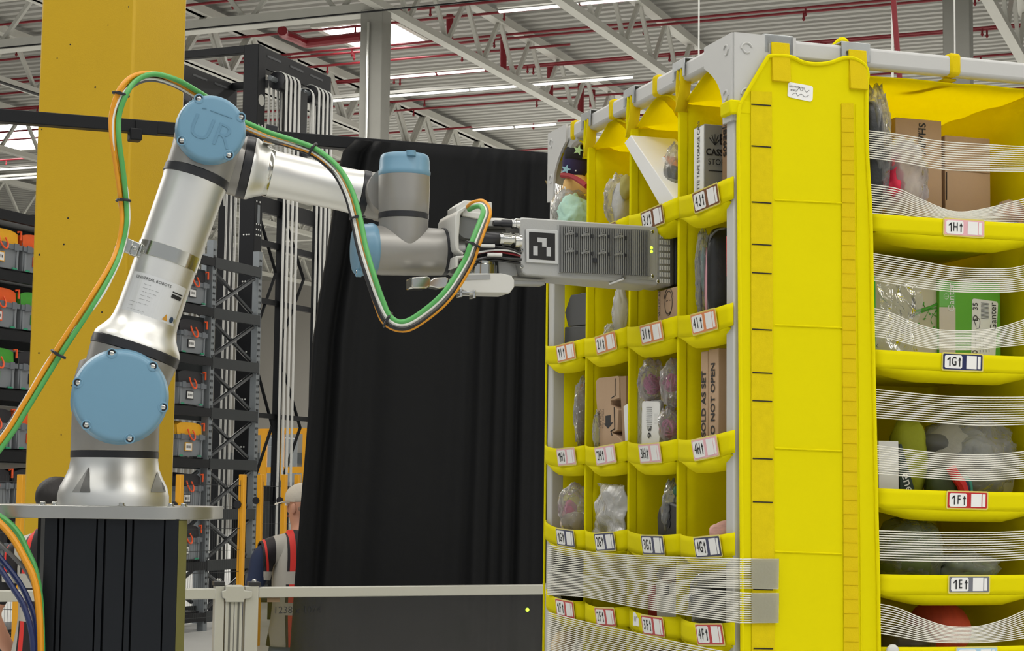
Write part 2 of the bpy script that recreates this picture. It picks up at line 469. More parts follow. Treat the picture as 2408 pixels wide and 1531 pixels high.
# hanging wires and the red riser at the right
for px, y1, Y, m, w, lab, nm in ((1643, 200, 9.0, M_white, 0.004, 'thin white wire hanging from the roof behind the left pod rail', 'hanging_wire'), (2246, 180, 14.0, M_white, 0.006, 'thin white wire hanging in front of the right concrete column', 'hanging_wire')):
    p = at(px, y1, Y); q = at(px, -40, Y)
    build(nm, MB().tube([p, V((p.x, p.y, ZD))], w, 6), m, label=lab, cat='wire')
p0 = at(2106, 180, 17)
build('riser_pipe', MB().tube([at(2116, 190, 17), at(2108, 90, 17), at(2098, -40, 17), at(2098, -400, 17)], 0.026, 8), M_red, label='vertical red riser pipe behind the right pod rail', cat='pipe')
build('drain_pipe', MB().tube([at(2099, 190, 17.3), at(2099, -400, 17.3)], 0.012, 8), M_white, label='thin white pipe beside the vertical red riser', cat='pipe')
# ------------------------------------------------------------------ the fabric pod
PY = radians(17.97)
PU = V((-sin(PY), cos(PY), 0)); PV = V((cos(PY), sin(PY), 0))
PC = V((0.4523, 3.75, 0)); PW, PD = 1.156, 1.05
def pod(u, v, z): return PC + PU * u + PV * v + ZU * z
LF = lambda px, py, v=0.0: Plane(pod(0, v, 0), -PV)(px, py)
RF = lambda px, py, u=0.0: Plane(pod(u, 0, 0), -PU)(px, py)
def uvz(p):
    d = p - PC; return d.dot(PU), d.dot(PV), p.z
M_fab = mat('yellow_fabric', rgb(240, 228, 3), 0.78, var=0.035, vscale=5, bump=0.12, bscale=22, trans=0.20, spec=0.10)
M_cov = mat('thin_yellow_cover', rgb(244, 230, 6), 0.75, var=0.03, vscale=5, bump=0.15, bscale=14, trans=0.72, spec=0.1)
M_web = mat('yellow_webbing', rgb(216, 190, 6), 0.85, var=0.06, vscale=40, bump=0.10, bscale=420, spec=0.2)
M_vel = mat('yellow_velcro', rgb(216, 194, 8), 0.9, var=0.10, vscale=70, bump=0.12, bscale=420, spec=0.2)
M_alu = mat('light_grey_frame', rgb(190, 190, 188), 0.45, 0.0, var=0.02)
M_zinc = mat('zinc_clip', rgb(168, 171, 171), 0.32, 0.6, var=0.18, vscale=30)
M_cord = mat('elastic_cord', rgb(226, 224, 214), 0.7, var=0.05)
M_ink = mat('black_ink', rgb(22, 22, 24), 0.6, var=0)
M_paper = mat('white_paper', rgb(236, 236, 234), 0.6, var=0.02)
M_thread = mat('dark_thread', rgb(38, 32, 14), 0.8, var=0)
T = 2.606
podr = root('storage_pod', pod(0, 0, 0), 'tall yellow fabric storage pod with grey frame and labelled bins', 'storage pod', None, PY)
AX = (PU, PV, ZU)
R_ = 0.019
for (u, v, nm) in ((R_, R_, 'near'), (PW - R_, R_, 'far'), (R_, PD - R_, ''), (PW - R_, PD - R_, '')):
    build('frame_post', MB().box(pod(u, v, T / 2), (2 * R_, 2 * R_, T), AX), M_alu, podr, bevel=0.004)
RH_ = 0.042
for a, b in (((0, R_), (PW, R_)), ((0, PD - R_), (PW, PD - R_)), ((R_, 0), (R_, PD)), ((PW - R_, 0), (PW - R_, PD))):
    build('top_rail', MB().beam(pod(*a, T - RH_ / 2 - 0.002), pod(*b, T - RH_ / 2 - 0.002), 2 * R_, RH_), M_alu, podr, bevel=0.008)
for a, b in (((0, R_), (PW, R_)), ((0, PD - R_), (PW, PD - R_)), ((R_, 0), (R_, PD)), ((PW - R_, 0), (PW - R_, PD))):
    build('bottom_rail', MB().beam(pod(*a, 0.25), pod(*b, 0.25), 2 * R_, RH_), M_alu, podr, bevel=0.004)
def gusset(corner, d1, n, w=0.064, h=0.155):
    """curved bracket plate over a corner: d1 along the rail, n outward"""
    pts = [(-0.002, 0), (w + 0.075, 0), (w + 0.075, -0.044)]
    for k in range(9):
        t = k / 8; pts.append((0.045 + (w + 0.03) * (1 - t) ** 2.2, -0.046 - (h - 0.05) * t))
    pts += [(0.042, -h - 0.03), (-0.002, -h - 0.03)]
    m = MB().use(M_alu).prism([corner + d1 * x + ZU * (y + 0.001) + n * 0.0 for x, y in pts], n * 0.006)
    # raised hook-shaped lugs
    for yy in (-0.032, -0.128):
        for k, (r0, a0, a1) in enumerate(((0.0125, 20, 200), (0.0085, 190, 330))):
            c = corner + d1 * 0.026 + ZU * yy + n * 0.0065
            ps = [c + d1 * (r0 * cos(radians(t))) + ZU * (r0 * sin(radians(t))) for t in range(a0, a1, 18)]
            m.tube(ps, 0.0022, 6)
    return m
for c, d1, n, in ((pod(0, 0, T), PV, -PU), (pod(0, 0, T), PU, -PV), (pod(PW, 0, T), -PU, -PV)):
    build('corner_bracket', gusset(c, d1, n), None, podr, bevel=0.0)
# inner curved handle shape of the far bracket
hp = [LF(px, py) + PV * 0.02 for px, py in ((1352, 318), (1338, 330), (1328, 355), (1322, 390), (1316, 410))]
build('corner_brace', MB().tube([V(p) for p in catmull(hp, 5)], 0.017, 10), M_alu, podr)

# ---- fabric walls
ZF = 0.27
def sheet(name, m, fn, nu=12, nv=12, solid=0.004, **k):
    return build(name, MB().grid(nu, nv, fn), m, podr, solid=solid, smooth=60, **k)
def wrink(x, y, s, a=0.003): return a * noise.noise(V((x * 5 + s, y * 4, s * 2.7)))
for i, u in enumerate((0.289, 0.578, 0.867)):
    sheet('bin_divider', M_fab, lambda s, t, u=u: pod(u + wrink(s, t * 8, u * 9, 0.005), 0.003 + 0.30 * s, ZF + (2.515 - ZF) * t), 8, 40)
    build('divider_hem', MB().box(pod(u, 0.010, (ZF + 2.52) / 2), (0.009, 0.022, 2.52 - ZF), AX), M_fab, podr, bevel=0.003)
sheet('bin_divider', M_fab, lambda s, t: pod(PW - 0.045 + wrink(s, t * 8, 3, 0.004), 0.03 + 0.27 * s, ZF + (2.515 - ZF) * t), 6, 30)
sheet('back_panel', M_fab, lambda s, t: pod(0.02 + (PW - 0.04) * s, 0.305 + wrink(s * 3, t * 8, 1, 0.003), ZF + (2.54 - ZF) * t), 20, 30)
sheet('side_panel', M_fab, lambda s, t: pod(0.01 + (0.46) * s, 0.745 + wrink(s * 3, t * 8, 5, 0.004), ZF + (2.55 - ZF) * t), 12, 30)
sheet('inner_panel', M_fab, lambda s, t: pod(0.465 + wrink(s * 3, t * 8, 7, 0.004), 0.30 + 0.45 * s, ZF + (2.56 - ZF) * t), 12, 30)
# far half: closing panels so that the pod reads as a box from the side
sheet('end_panel', M_fab, lambda s, t: pod(PW + 0.004, 0.02 + (PD - 0.04) * s, ZF + (2.52 - ZF) * t), 8, 12)
sheet('end_panel', M_fab, lambda s, t: pod(0.01 + (PW - 0.02) * s, PD + 0.004, ZF + (2.52 - ZF) * t), 8, 12)
sheet('end_panel', M_fab, lambda s, t: pod(-0.008 + wrink(s, t * 8, 3, 0.002), 0.748 + (PD - 0.753) * s, ZF + (2.50 - ZF) * t), 8, 20)
sheet('base_panel', M_fab, lambda s, t: pod(0.02 + (PW - 0.04) * s, 0.02 + (PD - 0.04) * t, ZF), 6, 6)

# ---- end panel of the right face with cut corner and scalloped top
ep = [(1744, 1540), (1741, 1000), (1738, 600), (1735, 300), (1740, 245), (1768, 196), (1801, 141), (1812, 132), (1858, 134), (1885, 146), (1915, 151), (1950, 148), (1985, 136), (2012, 140), (2034, 156), (2040, 178), (2037, 215), (2038, 350), (2046, 505), (2050, 700), (2056, 1000), (2060, 1200), (2066, 1540)]
epp = [RF(px, py, -0.012) for px, py in ep]
lowz = lambda p, q: V((p.x, p.y, ZF))
outl = [lowz(epp[0], 0)] + epp + [lowz(epp[-1], 0)]
build('end_panel', MB().prism(outl, PU * 0.006), M_fab, podr, bevel=0.003, smooth=40)
pip = [p - PU * 0.002 for p in outl]
build('edge_piping', MB().tube([V(p) for p in catmull(pip[:6], 4)], 0.0042, 8), M_fab, podr)
build('edge_piping', MB().tube([V(p) for p in catmull(pip[5:17], 4)], 0.0042, 8), M_fab, podr)
build('edge_piping', MB().tube([V(p) for p in catmull(pip[16:], 4)], 0.0042, 8), M_fab, podr)
def rstrip(name, pts, m, off=-0.0145, th=0.0016, parent=None):
    P = [RF(px, py, off) for px, py in pts]
    return build(name, MB().prism(P, PU * th), m, parent or podr, smooth=0)
vs_ = rstrip('velcro_strip', [(1766, 215), (1815, 216), (1822, 1540), (1768, 1540)], M_vel)
mk = MB()
for y in (247, 345, 477, 576, 643, 776, 878, 944, 1080, 1182, 1388, 1527):
    x0 = 1767 + (y - 247) * 0.004
    a, b = RF(x0, y - 2, -0.0152), RF(x0 + 46, y + 2 - (y / 1100.0) * 2.2, -0.0152)
    mk.beam(a, b, 0.0012, 0.0024)
build('size_mark', mk, M_thread, vs_, kind='stuff')
ws_ = rstrip('webbing_strip', [(1979, 243), (2007, 243), (2010, 480), (2014, 900), (2020, 1540), (1985, 1540), (1981, 700)], M_web)
st = MB()
for k in range(40):
    y = 276 + k * 33.3
    if y > 1530: break
    st.beam(RF(1979.5 + k * 0.12, y, -0.0152), RF(2008 + k * 0.3, y + 1, -0.0152), 0.0008, 0.0008)
build('stitching', st, M_web, ws_, kind='stuff')
for y0, y1 in ((470, 473), (764, 766), (1054, 1056), (1297, 1298)):
    a, b = RF(1822, y0, -0.0128), RF(1980, y1 - 1 + 6, -0.0128)
    build('cross_seam', MB().tube([a, b], 0.0018, 6), M_fab, podr)
for x0, x1, ya in ((2013, 2022, 245),):
    build('seam_line', MB().tube([RF(x0, ya, -0.0128), RF(2018, 700, -0.0128), RF(2026, 1540, -0.0128)], 0.0014, 6), M_fab, podr)
# faded name tag
tg = MB().use(M_paper).prism([RF(px, py, -0.0135) for px, py in ((1853, 197), (1857, 193), (1908, 202), (1912, 206), (1911, 234), (1906, 239), (1858, 229), (1852, 225))], PU * 0.001)
def rdir(px0, py0, px1, py1, u): return (RF(px1, py1, u) - RF(px0, py0, u)).normalized()
tx = rdir(1853, 197, 1908, 205, -0.014); ty = PU.cross(tx).normalized(); ty = ty if ty.z > 0 else -ty
tg.use(M_ink).text('A02-HR006-M01', RF(1874, 205, -0.0136), tx, ty, 0.0052).text('BTP-2', RF(1866, 213, -0.0136), tx, ty, 0.0055)
for pts in (((1874, 214), (1880, 206), (1884, 214), (1891, 209), (1896, 217), (1903, 212)), ((1863, 222), (1872, 219), (1876, 226), (1884, 221), (1893, 228), (1902, 224))):
    tg.tube([V(p) for p in catmull([RF(px, py, -0.0138) for px, py in pts], 3)], 0.0004, 4)
build('name_tag', tg, None, podr, label='small white tag with faded handwriting')

# ---- top cover
def cover(s, t):
    u = 0.012 + (PW - 0.03) * s; v = 0.012 + (PD - 0.03) * t
    near = math.exp(-v / 0.11)
    ph = abs(sin(pi * u / 0.289))
    z = 2.548 - 0.034 * near + 0.05 * near * ph ** 1.5
    z -= 0.012 * sin(pi * min(1, u / 0.465)) * sin(pi * min(1, max(0, (v - 0.3) / 0.44)))
    z += wrink(u * 3, v * 3, 4, 0.006)
    return pod(u, v, z)
sheet('top_cover', M_cov, cover, 60, 48, 0.003)
# folded tapes under the cover (right face)
tp = [RF(2250, 165, 0.03), RF(2222, 172, 0.06)]
def clip(c, d, n, up=ZU):
    """grey steel hook plate over a rail: c at rail top edge, d along it, n outward"""
    m = MB()
    o = c + n * 0.003
    pts = [(-0.034, 0.004), (0.034, 0.004), (0.034, -0.037), (0.022, -0.037), (0.022, -0.017), (-0.022, -0.017), (-0.022, -0.037), (-0.034, -0.037)]
    m.prism([o + d * x + up * y for x, y in pts], n * 0.003)
    m.box(c - n * 0.017 + up * 0.0035, (0.068, 0.042, 0.003), (d, n, up))
    return build('hook_plate', m, M_zinc, podr, bevel=0.002)
def band_at(c, d, n):
    return build('rail_loop', MB().box(c - n * 0.019 - ZU * 0.021, (0.030, 0.044, 0.050), (d, n, ZU)), M_web, podr, bevel=0.008)
for px in (1600, 1483, 1382):
    u = uvz(LF(px, 260))[0]
    clip(pod(u, 0, T), PU, -PV)
    zb = {1600: LF(px, 262).z, 1483: LF(px, 322).z, 1382: LF(px, 372).z}[px]
    w = MB()
    def loop(s, t, u=u, zb=zb): 
        return pod(u + 0.006 + 0.006 * sin(pi * t), -0.006 + 0.026 * s, zb + (T - 0.016 - zb) * t)
    build('hook_strap', MB().grid(3, 10, loop), M_web if px == 1600 else M_fab, podr, solid=0.004, smooth=60)
    build('hook_strap', MB().grid(3, 10, lambda s, t, u=u, zb=zb: pod(u - 0.012 - 0.010 * sin(pi * t) + 0.02 * (1 - t), -0.010 + 0.004 * t + 0.026 * s, zb + (T - 0.016 - zb) * t)), M_web, podr, solid=0.003, smooth=60)
for px in (1665, 1540, 1437, 1347):
    u = uvz(LF(px, 200))[0]
    band_at(pod(u, 0, T), PU, -PV)
    # gathered tail of the cover tied to the loop
    def tail(s, t, u=u):
        w_ = 0.012 + 0.075 * t ** 1.6
        return pod(u + w_ * (2 * s - 1), 0.008 + 0.085 * t + 0.012 * abs(2 * s - 1), T - 0.045 - 0.02 * t - 0.03 * t * (2 * s - 1) ** 2 + wrink(s * 2, t * 2, u * 7, 0.004))
    build('cover_gather', MB().grid(9, 8, tail), M_cov, podr, solid=0.003, smooth=60)
for px in (1829, 2010):
    v = uvz(RF(px, 100))[1]
    clip(pod(0, v, T), PV, -PU)
    y1 = {1829: 190, 2010: 208}[px]
    zb = RF(px, y1, -0.02).z
    hw = 0.0205
    b = MB().hexa([pod(-0.012, v - hw, zb), pod(-0.012, v + hw, zb), pod(-0.0085, v + hw, T - 0.014), pod(-0.0085, v - hw, T - 0.014), pod(-0.0205, v - hw, zb), pod(-0.0205, v + hw, zb), pod(-0.0135, v + hw, T - 0.014), pod(-0.0135, v - hw, T - 0.014)])
    hs = build('hook_strap', b, M_web, podr, bevel=0.001)
v = uvz(RF(2246, 150))[1]
band_at(pod(0, v, T), PV, -PU)
build('rail_loop', MB().grid(3, 8, lambda s, t: pod(0.02 + 0.10 * t, v - 0.015 + 0.03 * s - 0.055 * t, T - 0.05 - 0.012 * sin(pi * t))), M_web, podr, solid=0.004, smooth=60)
# knotted tail sticking up behind the rail
kp = [pod(0.06, uvz(RF(2008, 95))[1] + x, T + z) for x, z in ((-0.03, -0.03), (-0.015, 0.012), (0.005, 0.02), (0.03, 0.012), (0.05, 0.004), (0.055, -0.03))]
build('strap_tail', MB().tube([V(p) for p in catmull(kp, 4)], [0.008 + 0.004 * sin(i) for i in range(21)], 8), M_fab, podr)

# ---- bin lips, shelves, labels
ROWC = {'J': (122, 78, 48), 'I': (222, 138, 84), 'H': (230, 176, 184), 'G': (28, 36, 82), 'F': (186, 26, 34), 'E': (112, 114, 122), 'D': (168, 204, 224)}
def label_mesh(txt, row, P, xd, yd, n, w=0.105, h=0.040):
    m = MB(); cm = mat('label_' + row, rgb(ROWC[row]), 0.35, var=0)
    def rect(x0, x1, y0, y1, o, mm, r=0.0):
        pts = [(x0, y0), (x1, y0), (x1, y1), (x0, y1)]
        if r: pts = [(x0 + r, y0), (x1 - r, y0), (x1, y0 + r), (x1, y1 - r), (x1 - r, y1), (x0 + r, y1), (x0, y1 - r), (x0, y0 + r)]
        m.use(mm).prism([P + xd * x + yd * y + n * o for x, y in pts], n * 0.0006)
    rect(-w / 2 - 0.003, w / 2 + 0.003, -h / 2 - 0.003, h / 2 + 0.003, 0.0006, mat('label_sleeve', rgb(222, 208, 110), 0.25, var=0), 0.003)
    rect(-w / 2, w / 2, -h / 2, h / 2, 0.0012, cm, 0.002)
    rect(-w * 0.46, -w * 0.02, -h * 0.43, h * 0.43, 0.0018, M_paper, 0.003)
    rect(w * 0.09, w * 0.35, -h * 0.42, h * 0.42, 0.0018, M_paper)
    rect(w * 0.375, w * 0.45, -h * 0.40, h * 0.40, 0.0018, M_paper)
    m.use(M_ink)
    g0 = P + xd * (-w * 0.355) + n * 0.0026
    if txt[0] == '1':                                   # a one with its flag
        m.prism([g0 + xd * (x * h) + yd * (y * h) for x, y in ((0.02, -0.29), (0.10, -0.29), (0.10, 0.29), (0.03, 0.29), (-0.13, 0.15), (-0.13, 0.06), (0.02, 0.16))], n * 0.0003)
    else: m.text(txt[0], g0, xd, yd, h * 0.80, bold=0.0, sx=0.74)
    gl_ = P + xd * (-w * 0.228) + n * 0.0026
    if txt[1] == 'J':                                   # a J with a clear hook
        q = [(0.10, 0.29), (0.10, -0.14), (0.06, -0.24), (-0.01, -0.26), (-0.08, -0.22), (-0.10, -0.13)]
        for (x0, y0), (x1, y1) in zip(q, q[1:]):
            L_ = math.hypot(x1 - x0, y1 - y0) + 0.02; c_ = gl_ + xd * ((x0 + x1) / 2 * h * 0.8) + yd * ((y0 + y1) / 2 * h)
            dx_ = (xd * ((x1 - x0) * 0.8) + yd * (y1 - y0)).normalized()
            m.box(c_, (L_ * h, 0.075 * h, 0.0003), (dx_, n.cross(dx_), n))
    else: m.text(txt[1], P + xd * (-w * 0.228) + n * 0.0026, xd, yd, h * 0.80, bold=0.014, sx=0.66)
    ax = -w * 0.085; q = P + xd * ax + n * 0.0028
    m.prism([q + xd * x + yd * y for x, y in ((-h * 0.035, -h * 0.3), (h * 0.035, -h * 0.3), (h * 0.035, h * 0.08), (h * 0.115, h * 0.08), (0, h * 0.30), (-h * 0.115, h * 0.08), (-h * 0.035, h * 0.08))], n * 0.0003)
    return m
LROW = {'J': [(1728, 415), (1601, 463), (1483, 507), (1380, 546), (1288, 580)],
        'I': [(1727, 712), (1598, 742), (1479, 768), (1379, 795.6), (1287.6, 812)],
        'H': [(1732, 1010.6), (1599, 1032), (1480, 1036), (1381, 1046.6), (1286, 1045)],
        'G': [(1734, 1252), (1604.6, 1255), (1480, 1244.6), (1381, 1246), (1286, 1223)],
        'F': [(1739.6, 1464), (1606, 1450), (1484, 1426), (1380, 1414), (1288, 1385)],
        'E': [(1742, 1690), (1608, 1650), (1486, 1610), (1380, 1585), (1288, 1545)]}
LLAB = {'4J': 1663, '3J': 1537, '2J': 1430, '1J': 1334, '4I': 1658, '3I': 1535, '2I': 1427, '1I': 1333, '4H': 1661, '3H': 1531, '2H': 1426, '1H': 1334, '4G': 1667, '3G': 1538, '2G': 1425, '1G': 1332, '4F': 1672, '3F': 1538, '2F': 1426, '1F': 1331}
SHELF = {}
def lip_fn(A, B, out, sag, bulge, h):
    def f(s, t):
        k = 4 * s * (1 - s)
        k2 = k ** 0.7
        return A.lerp(B, s) + out * (0.003 + bulge * k2 * (1 - 0.35 * t)) - ZU * (sag * k + h * t)
    return f
def to_px(p):
    d = p - CAM; w = d.dot(_fw); return 1204 + F * d.dot(RI) / w, 765.5 - F * d.dot(UP) / w
def solve_s(f, px):
    a, b = 0.02, 0.98
    for _ in range(30):
        m_ = (a + b) / 2
        if to_px(f(m_, 0.46))[0] < px: a = m_
        else: b = m_
    return (a + b) / 2
def do_bin(A, B, inward, depth, row, txt, s_lab, sag, bulge, h, lw, lh):
    out = -inward
    f = lip_fn(A, B, out, sag, bulge, h)
    lip = build('bin_lip', MB().grid(17, 5, f), M_fab, podr, solid=0.003, smooth=60)
    def shelf(s, t):
        s = 0.025 + 0.92 * s
        e = f(s, 1.0); back = A.lerp(B, s) + inward * depth - ZU * (h + 0.004)
        p = e.lerp(V((back.x, back.y, e.z * (1 - t) + back.z * t)), t)
        edge = min(1, 4 * s) * min(1, 4 * (1 - s))
        return p - ZU * (0.022 * sin(pi * min(1, t * 4.5 + 0.0) ** 0.8 * 0.999) * edge * (1 - 0.4 * t) + 0.006 * edge * sin(pi * t)) + out * (0.006 * edge * sin(pi * min(1, t * 6)))
    build('bin_shelf', MB().grid(15, 26, shelf), M_fab, podr, solid=0.003, smooth=60)
    if txt:
        e = 0.01; s_lab = solve_s(f, s_lab)
        P = f(s_lab, 0.46); xd = (f(s_lab + e, 0.46) - f(s_lab - e, 0.46)).normalized(); yd = (f(s_lab, 0.2) - f(s_lab, 0.8)).normalized()
        n = xd.cross(yd); 
        if n.dot(out) < 0: n = -n
        yd = n.cross(xd); 
        if yd.z < 0: yd = -yd
        build('bin_label', label_mesh(txt, row, P + n * 0.002, xd, yd, n, lw, lh), None, lip, smooth=0)
    return f
for row, pts in LROW.items():
    for c in range(4):
        pr, pl = pts[c], pts[c + 1]                     # right (near) and left (far) ends
        A, B = LF(*pl), LF(*pr)
        ub = uvz(B)[0]
        if ub < -0.012: B = A + (B - A) * ((uvz(A)[0] + 0.012) / (uvz(A)[0] - ub))
        nm = '%d%s' % (4 - c, row)
        s = LLAB.get(nm, 1500)
        sag = {'J': 0.012, 'I': 0.010, 'H': 0.010, 'G': 0.008, 'F': 0.008, 'E': 0.008}[row]
        do_bin(A, B, PV, 0.297, row, nm if row != 'E' else None, s, sag, 0.020, 0.046, 0.112, 0.040)
        SHELF[nm] = min(A.z, B.z) - 0.046 + 0.004
RROW = {'H': ((2049, 503), (2408, 526), 2265, 0.037), 'G': ((2050, 822), (2408, 838), 2262, 0.037), 'F': ((2060, 1148), (2408, 1157), 2273, 0.040), 'E': ((2063, 1350), (2408, 1350), 2277, 0.041), 'D': ((2065, 1521), (2408, 1516), 2295, 0.041)}
for row, (a, b, pl, h) in RROW.items():
    A = RF(*a); B = RF(*b); B = A + (B - A) * ((0.742 - uvz(A)[1]) / (uvz(B)[1] - uvz(A)[1]))
    s = pl
    do_bin(A, B, PU, 0.46, row, '1' + row, s, 0.002, 0.006, h, 0.095, 0.033)
    SHELF['R' + row] = A.z - h + 0.004
# strap across the near post below the bracket
build('post_strap', MB().box(pod(0.012, 0.010, LF(1725, 254).z), (0.05, 0.05, 0.030), AX), M_fab, podr, bevel=0.004)
# side rail piping at the far post
build('edge_piping', MB().tube([pod(PW + 0.003, -0.003, ZF), pod(PW + 0.003, -0.003, LF(1288, 520).z)], 0.003, 6), M_fab, podr)

# ---- elastic cord bands
def cords(name, fn, ctrl, n, r=0.0012, ends=None):
    """ctrl rows: (px, y top, y bottom) on the plane given by fn"""
    m = MB(); xs = [c[0] for c in ctrl]
    for i in range(n):
        t = i / (n - 1)
        pts = catmull([fn(c[0], c[1] + (c[2] - c[1]) * t) for c in ctrl], 6)
        m.tube([V(p) for p in pts], r, 5, caps=False)
    return build(name, m, M_cord, podr, kind='stuff', smooth=80)
RFo = lambda px, py: RF(px, py, -0.003)
RB = [[(2036, 307, 370), (2110, 316, 380), (2217, 333, 398), (2320, 340, 402), (2408, 345, 403), (2475, 345, 403)],
      [(2038, 433, 500), (2110, 444, 508), (2160, 466, 518), (2240, 497, 524), (2310, 492, 524), (2408, 468, 530), (2475, 455, 530)],
      [(2044, 595, 657), (2150, 612, 675), (2250, 629, 686), (2360, 632, 687), (2408, 625, 683), (2475, 612, 678)],
      [(2044, 724, 789), (2090, 734, 796), (2150, 760, 812), (2210, 776, 821), (2290, 778, 822), (2350, 770, 816), (2408, 752, 810), (2475, 730, 800)],
      [(2050, 915, 981), (2200, 930, 993), (2300, 934, 1000), (2408, 934, 998), (2475, 932, 996)],
      [(2052, 1047, 1113), (2200, 1065, 1125), (2290, 1070, 1130), (2350, 1068, 1128), (2408, 1062, 1124), (2475, 1056, 1120)],
      [(2060, 1248, 1316), (2200, 1252, 1320), (2330, 1252, 1319), (2408, 1249, 1315), (2475, 1246, 1311)],
      [(2064, 1420, 1488), (2110, 1430, 1496), (2170, 1455, 1507), (2230, 1473, 1511), (2300, 1473, 1511), (2360, 1457, 1507), (2408, 1436, 1500), (2475, 1405, 1490)]]
for c in RB: cords('elastic_band', RFo, c, 13)
LFo = lambda px, py: LF(px, py, -0.024)
for c in ([(1288, 1282, 1344), (1376, 1297, 1352), (1477, 1306, 1362), (1598, 1311, 1376), (1738, 1315, 1383)],
          [(1288, 1347, 1398), (1376, 1355, 1404), (1477, 1364, 1424), (1598, 1381, 1444), (1738, 1394, 1464)]):
    cords('elastic_band', LFo, c, 14, 0.0014)
for c in ([(1738, 1315, 1383), (1765, 1315, 1383), (1830, 1316, 1384)], [(1738, 1394, 1464), (1765, 1396, 1464), (1828, 1396, 1463)]):
    cords('elastic_band', lambda px, py: RF(px, py, -0.017), c, 14, 0.0014)
    y0, y1 = c[1][1] - 1, c[1][2] + 1
    rstrip('band_patch', [(1767, y0), (1832, y0), (1831, y1), (1768, y1)], plastic('cord_patch', (0.9, 0.9, 0.8), 0.45, 0.4, 60, 0.3, (0.72, 0.70, 0.55)), -0.0205, 0.001)
cords('elastic_band', LFo, [(1288, 1440, 1500), (1376, 1463, 1525), (1477, 1485, 1550), (1598, 1512, 1580), (1738, 1540, 1610)], 14, 0.0014)
cords('elastic_band', LFo, [(1288, 1505, 1560), (1376, 1530, 1585), (1477, 1556, 1612), (1598, 1585, 1640), (1738, 1615, 1670)], 14, 0.0014)
# small white tag on the lip of 3F
tag = MB().use(M_paper); P = LF(1496, 1456, -0.02); tag.box(P, (0.034, 0.002, 0.030), (-PU, PV, ZU)); tag.use(M_ink).text('11"', P - PV * 0.0014, -PU, ZU, 0.016)
build('size_tag', tag, None, podr, smooth=0, label='small white tag reading 11"')
# ------------------------------------------------------------------ robot arm
RA = V((-0.22, 0.975, 0)).normalized()              # joint axes point away from the camera along RA
PB = Plane(at(880, 460, 4.10), -RA)                  # plane of the forearm axis
PA = Plane(at(880, 460, 4.10) - RA * 0.155, -RA)     # plane of the upper arm axis
def rr(p, px): return px * (p - CAM).dot(_fw) / F
M_tube = mat('brushed_aluminium', rgb(226, 226, 223), 0.42, 1.0, var=0.03, vscale=4)
M_cast = mat('grey_cast_housing', rgb(152, 150, 146), 0.42, 0.55, var=0.03, vscale=6)
M_ring = mat('black_seal', rgb(34, 35, 40), 0.4, var=0.03)
M_cap = mat('light_blue_cap', rgb(106, 147, 172), 0.36, var=0.03, vscale=10, spec=0.5)
M_steel = mat('polished_steel', rgb(206, 206, 200), 0.16, 1.0, var=0.04)
M_mill = mat('milled_aluminium', rgb(176, 176, 173), 0.36, 0.9, var=0.05, vscale=14)
M_ano = mat('black_anodised', rgb(10, 15, 22), 0.42, 0.0, var=0.05, spec=0.35)
M_edge_refl = mat('olive_edge_reflection', rgb(122, 120, 66), 0.4, 0.3, var=0.15, vscale=12)  # reflected yellow put into the edge colour

bp = PB(266, 1190)                                   # foot of the base axis
zpt = at(264, 1190, bp.y - 0.16).z
zpb = at(264, 1221, bp.y - 0.16).z
bp = V((bp.x, bp.y, zpt))
# pedestal: black profile column with slots + plate
ped = root('robot_pedestal', V((bp.x, bp.y, 0)), 'black slotted metal pedestal with round-cornered aluminium top plate under the robot arm', 'pedestal')
fy = bp.y - 0.14; kx = (fy) / F
def X_(px): return (px - 1204) * kx
prof = [(X_(80), fy + 0.10), (X_(80), fy + 0.075), (X_(86), fy + 0.075), (X_(86), fy + 0.055), (X_(93), fy + 0.055), (X_(93), fy + 0.040), (X_(101), fy + 0.040), (X_(101), fy + 0.028), (X_(118), fy)]
for s0, s1 in ((147, 152), (160, 164), (238, 242), (256, 262), (306, 310), (322, 327), (396, 400)):
    prof += [(X_(s0), fy), (X_(s0 + 1), fy + 0.012), (X_(s1 - 1), fy + 0.012), (X_(s1), fy)]
prof += [(X_(430), fy), (X_(443), fy + 0.035), ((440 - 1204) * (fy + 0.20) / F, fy + 0.20), ((420 - 1204) * (fy + 0.26) / F, fy + 0.26), (X_(110), fy + 0.26), (X_(84), fy + 0.22)]
build('column', MB().prism([V((x, y, 0)) for x, y in prof], ZU * (zpb - 0.0)), M_ano, ped, smooth=0)
build('edge_reflection', MB().prism([V((X_(431), fy - 0.001, 0)), V((X_(444), fy + 0.034, 0)), V((X_(441), fy + 0.036, 0)), V((X_(429), fy + 0.004, 0))], ZU * (zpb - 0.002)), M_edge_refl, ped, smooth=0)  # olive strip paints a reflection along the black pedestal's edge
px0, px1, y0, y1, cr = X_(-45), X_(495), fy - 0.015, fy + 0.33, 0.12
rp = []
for cx, cy, a0 in ((px1 - cr, y0 + cr, -90), (px1 - cr, y1 - cr, 0), (px0 + cr, y1 - cr, 90), (px0 + cr, y0 + cr, 180)):
    rp += [V((cx + cr * cos(radians(a0 + k * 9)), cy + cr * sin(radians(a0 + k * 9)), zpb)) for k in range(11)]
plate = build('top_plate', MB().prism(rp, ZU * (zpt - zpb)), M_mill, ped, bevel=0.0015, smooth=30)
for px in (100, 128, 286, 402, 432):
    p = at(px, 1188, fy + 0.03); p.z = zpt
    build('bolt', MB().lathe(p, ZU, [(0.009, 0), (0.009, 0.001), (0.006, 0.0015), (0.006, 0.006), (0.0045, 0.007)], 12), M_steel, plate)

rob = root('industrial_robot', bp, 'silver six-axis robot arm with light blue joint caps reaching into the pod', 'robot arm')
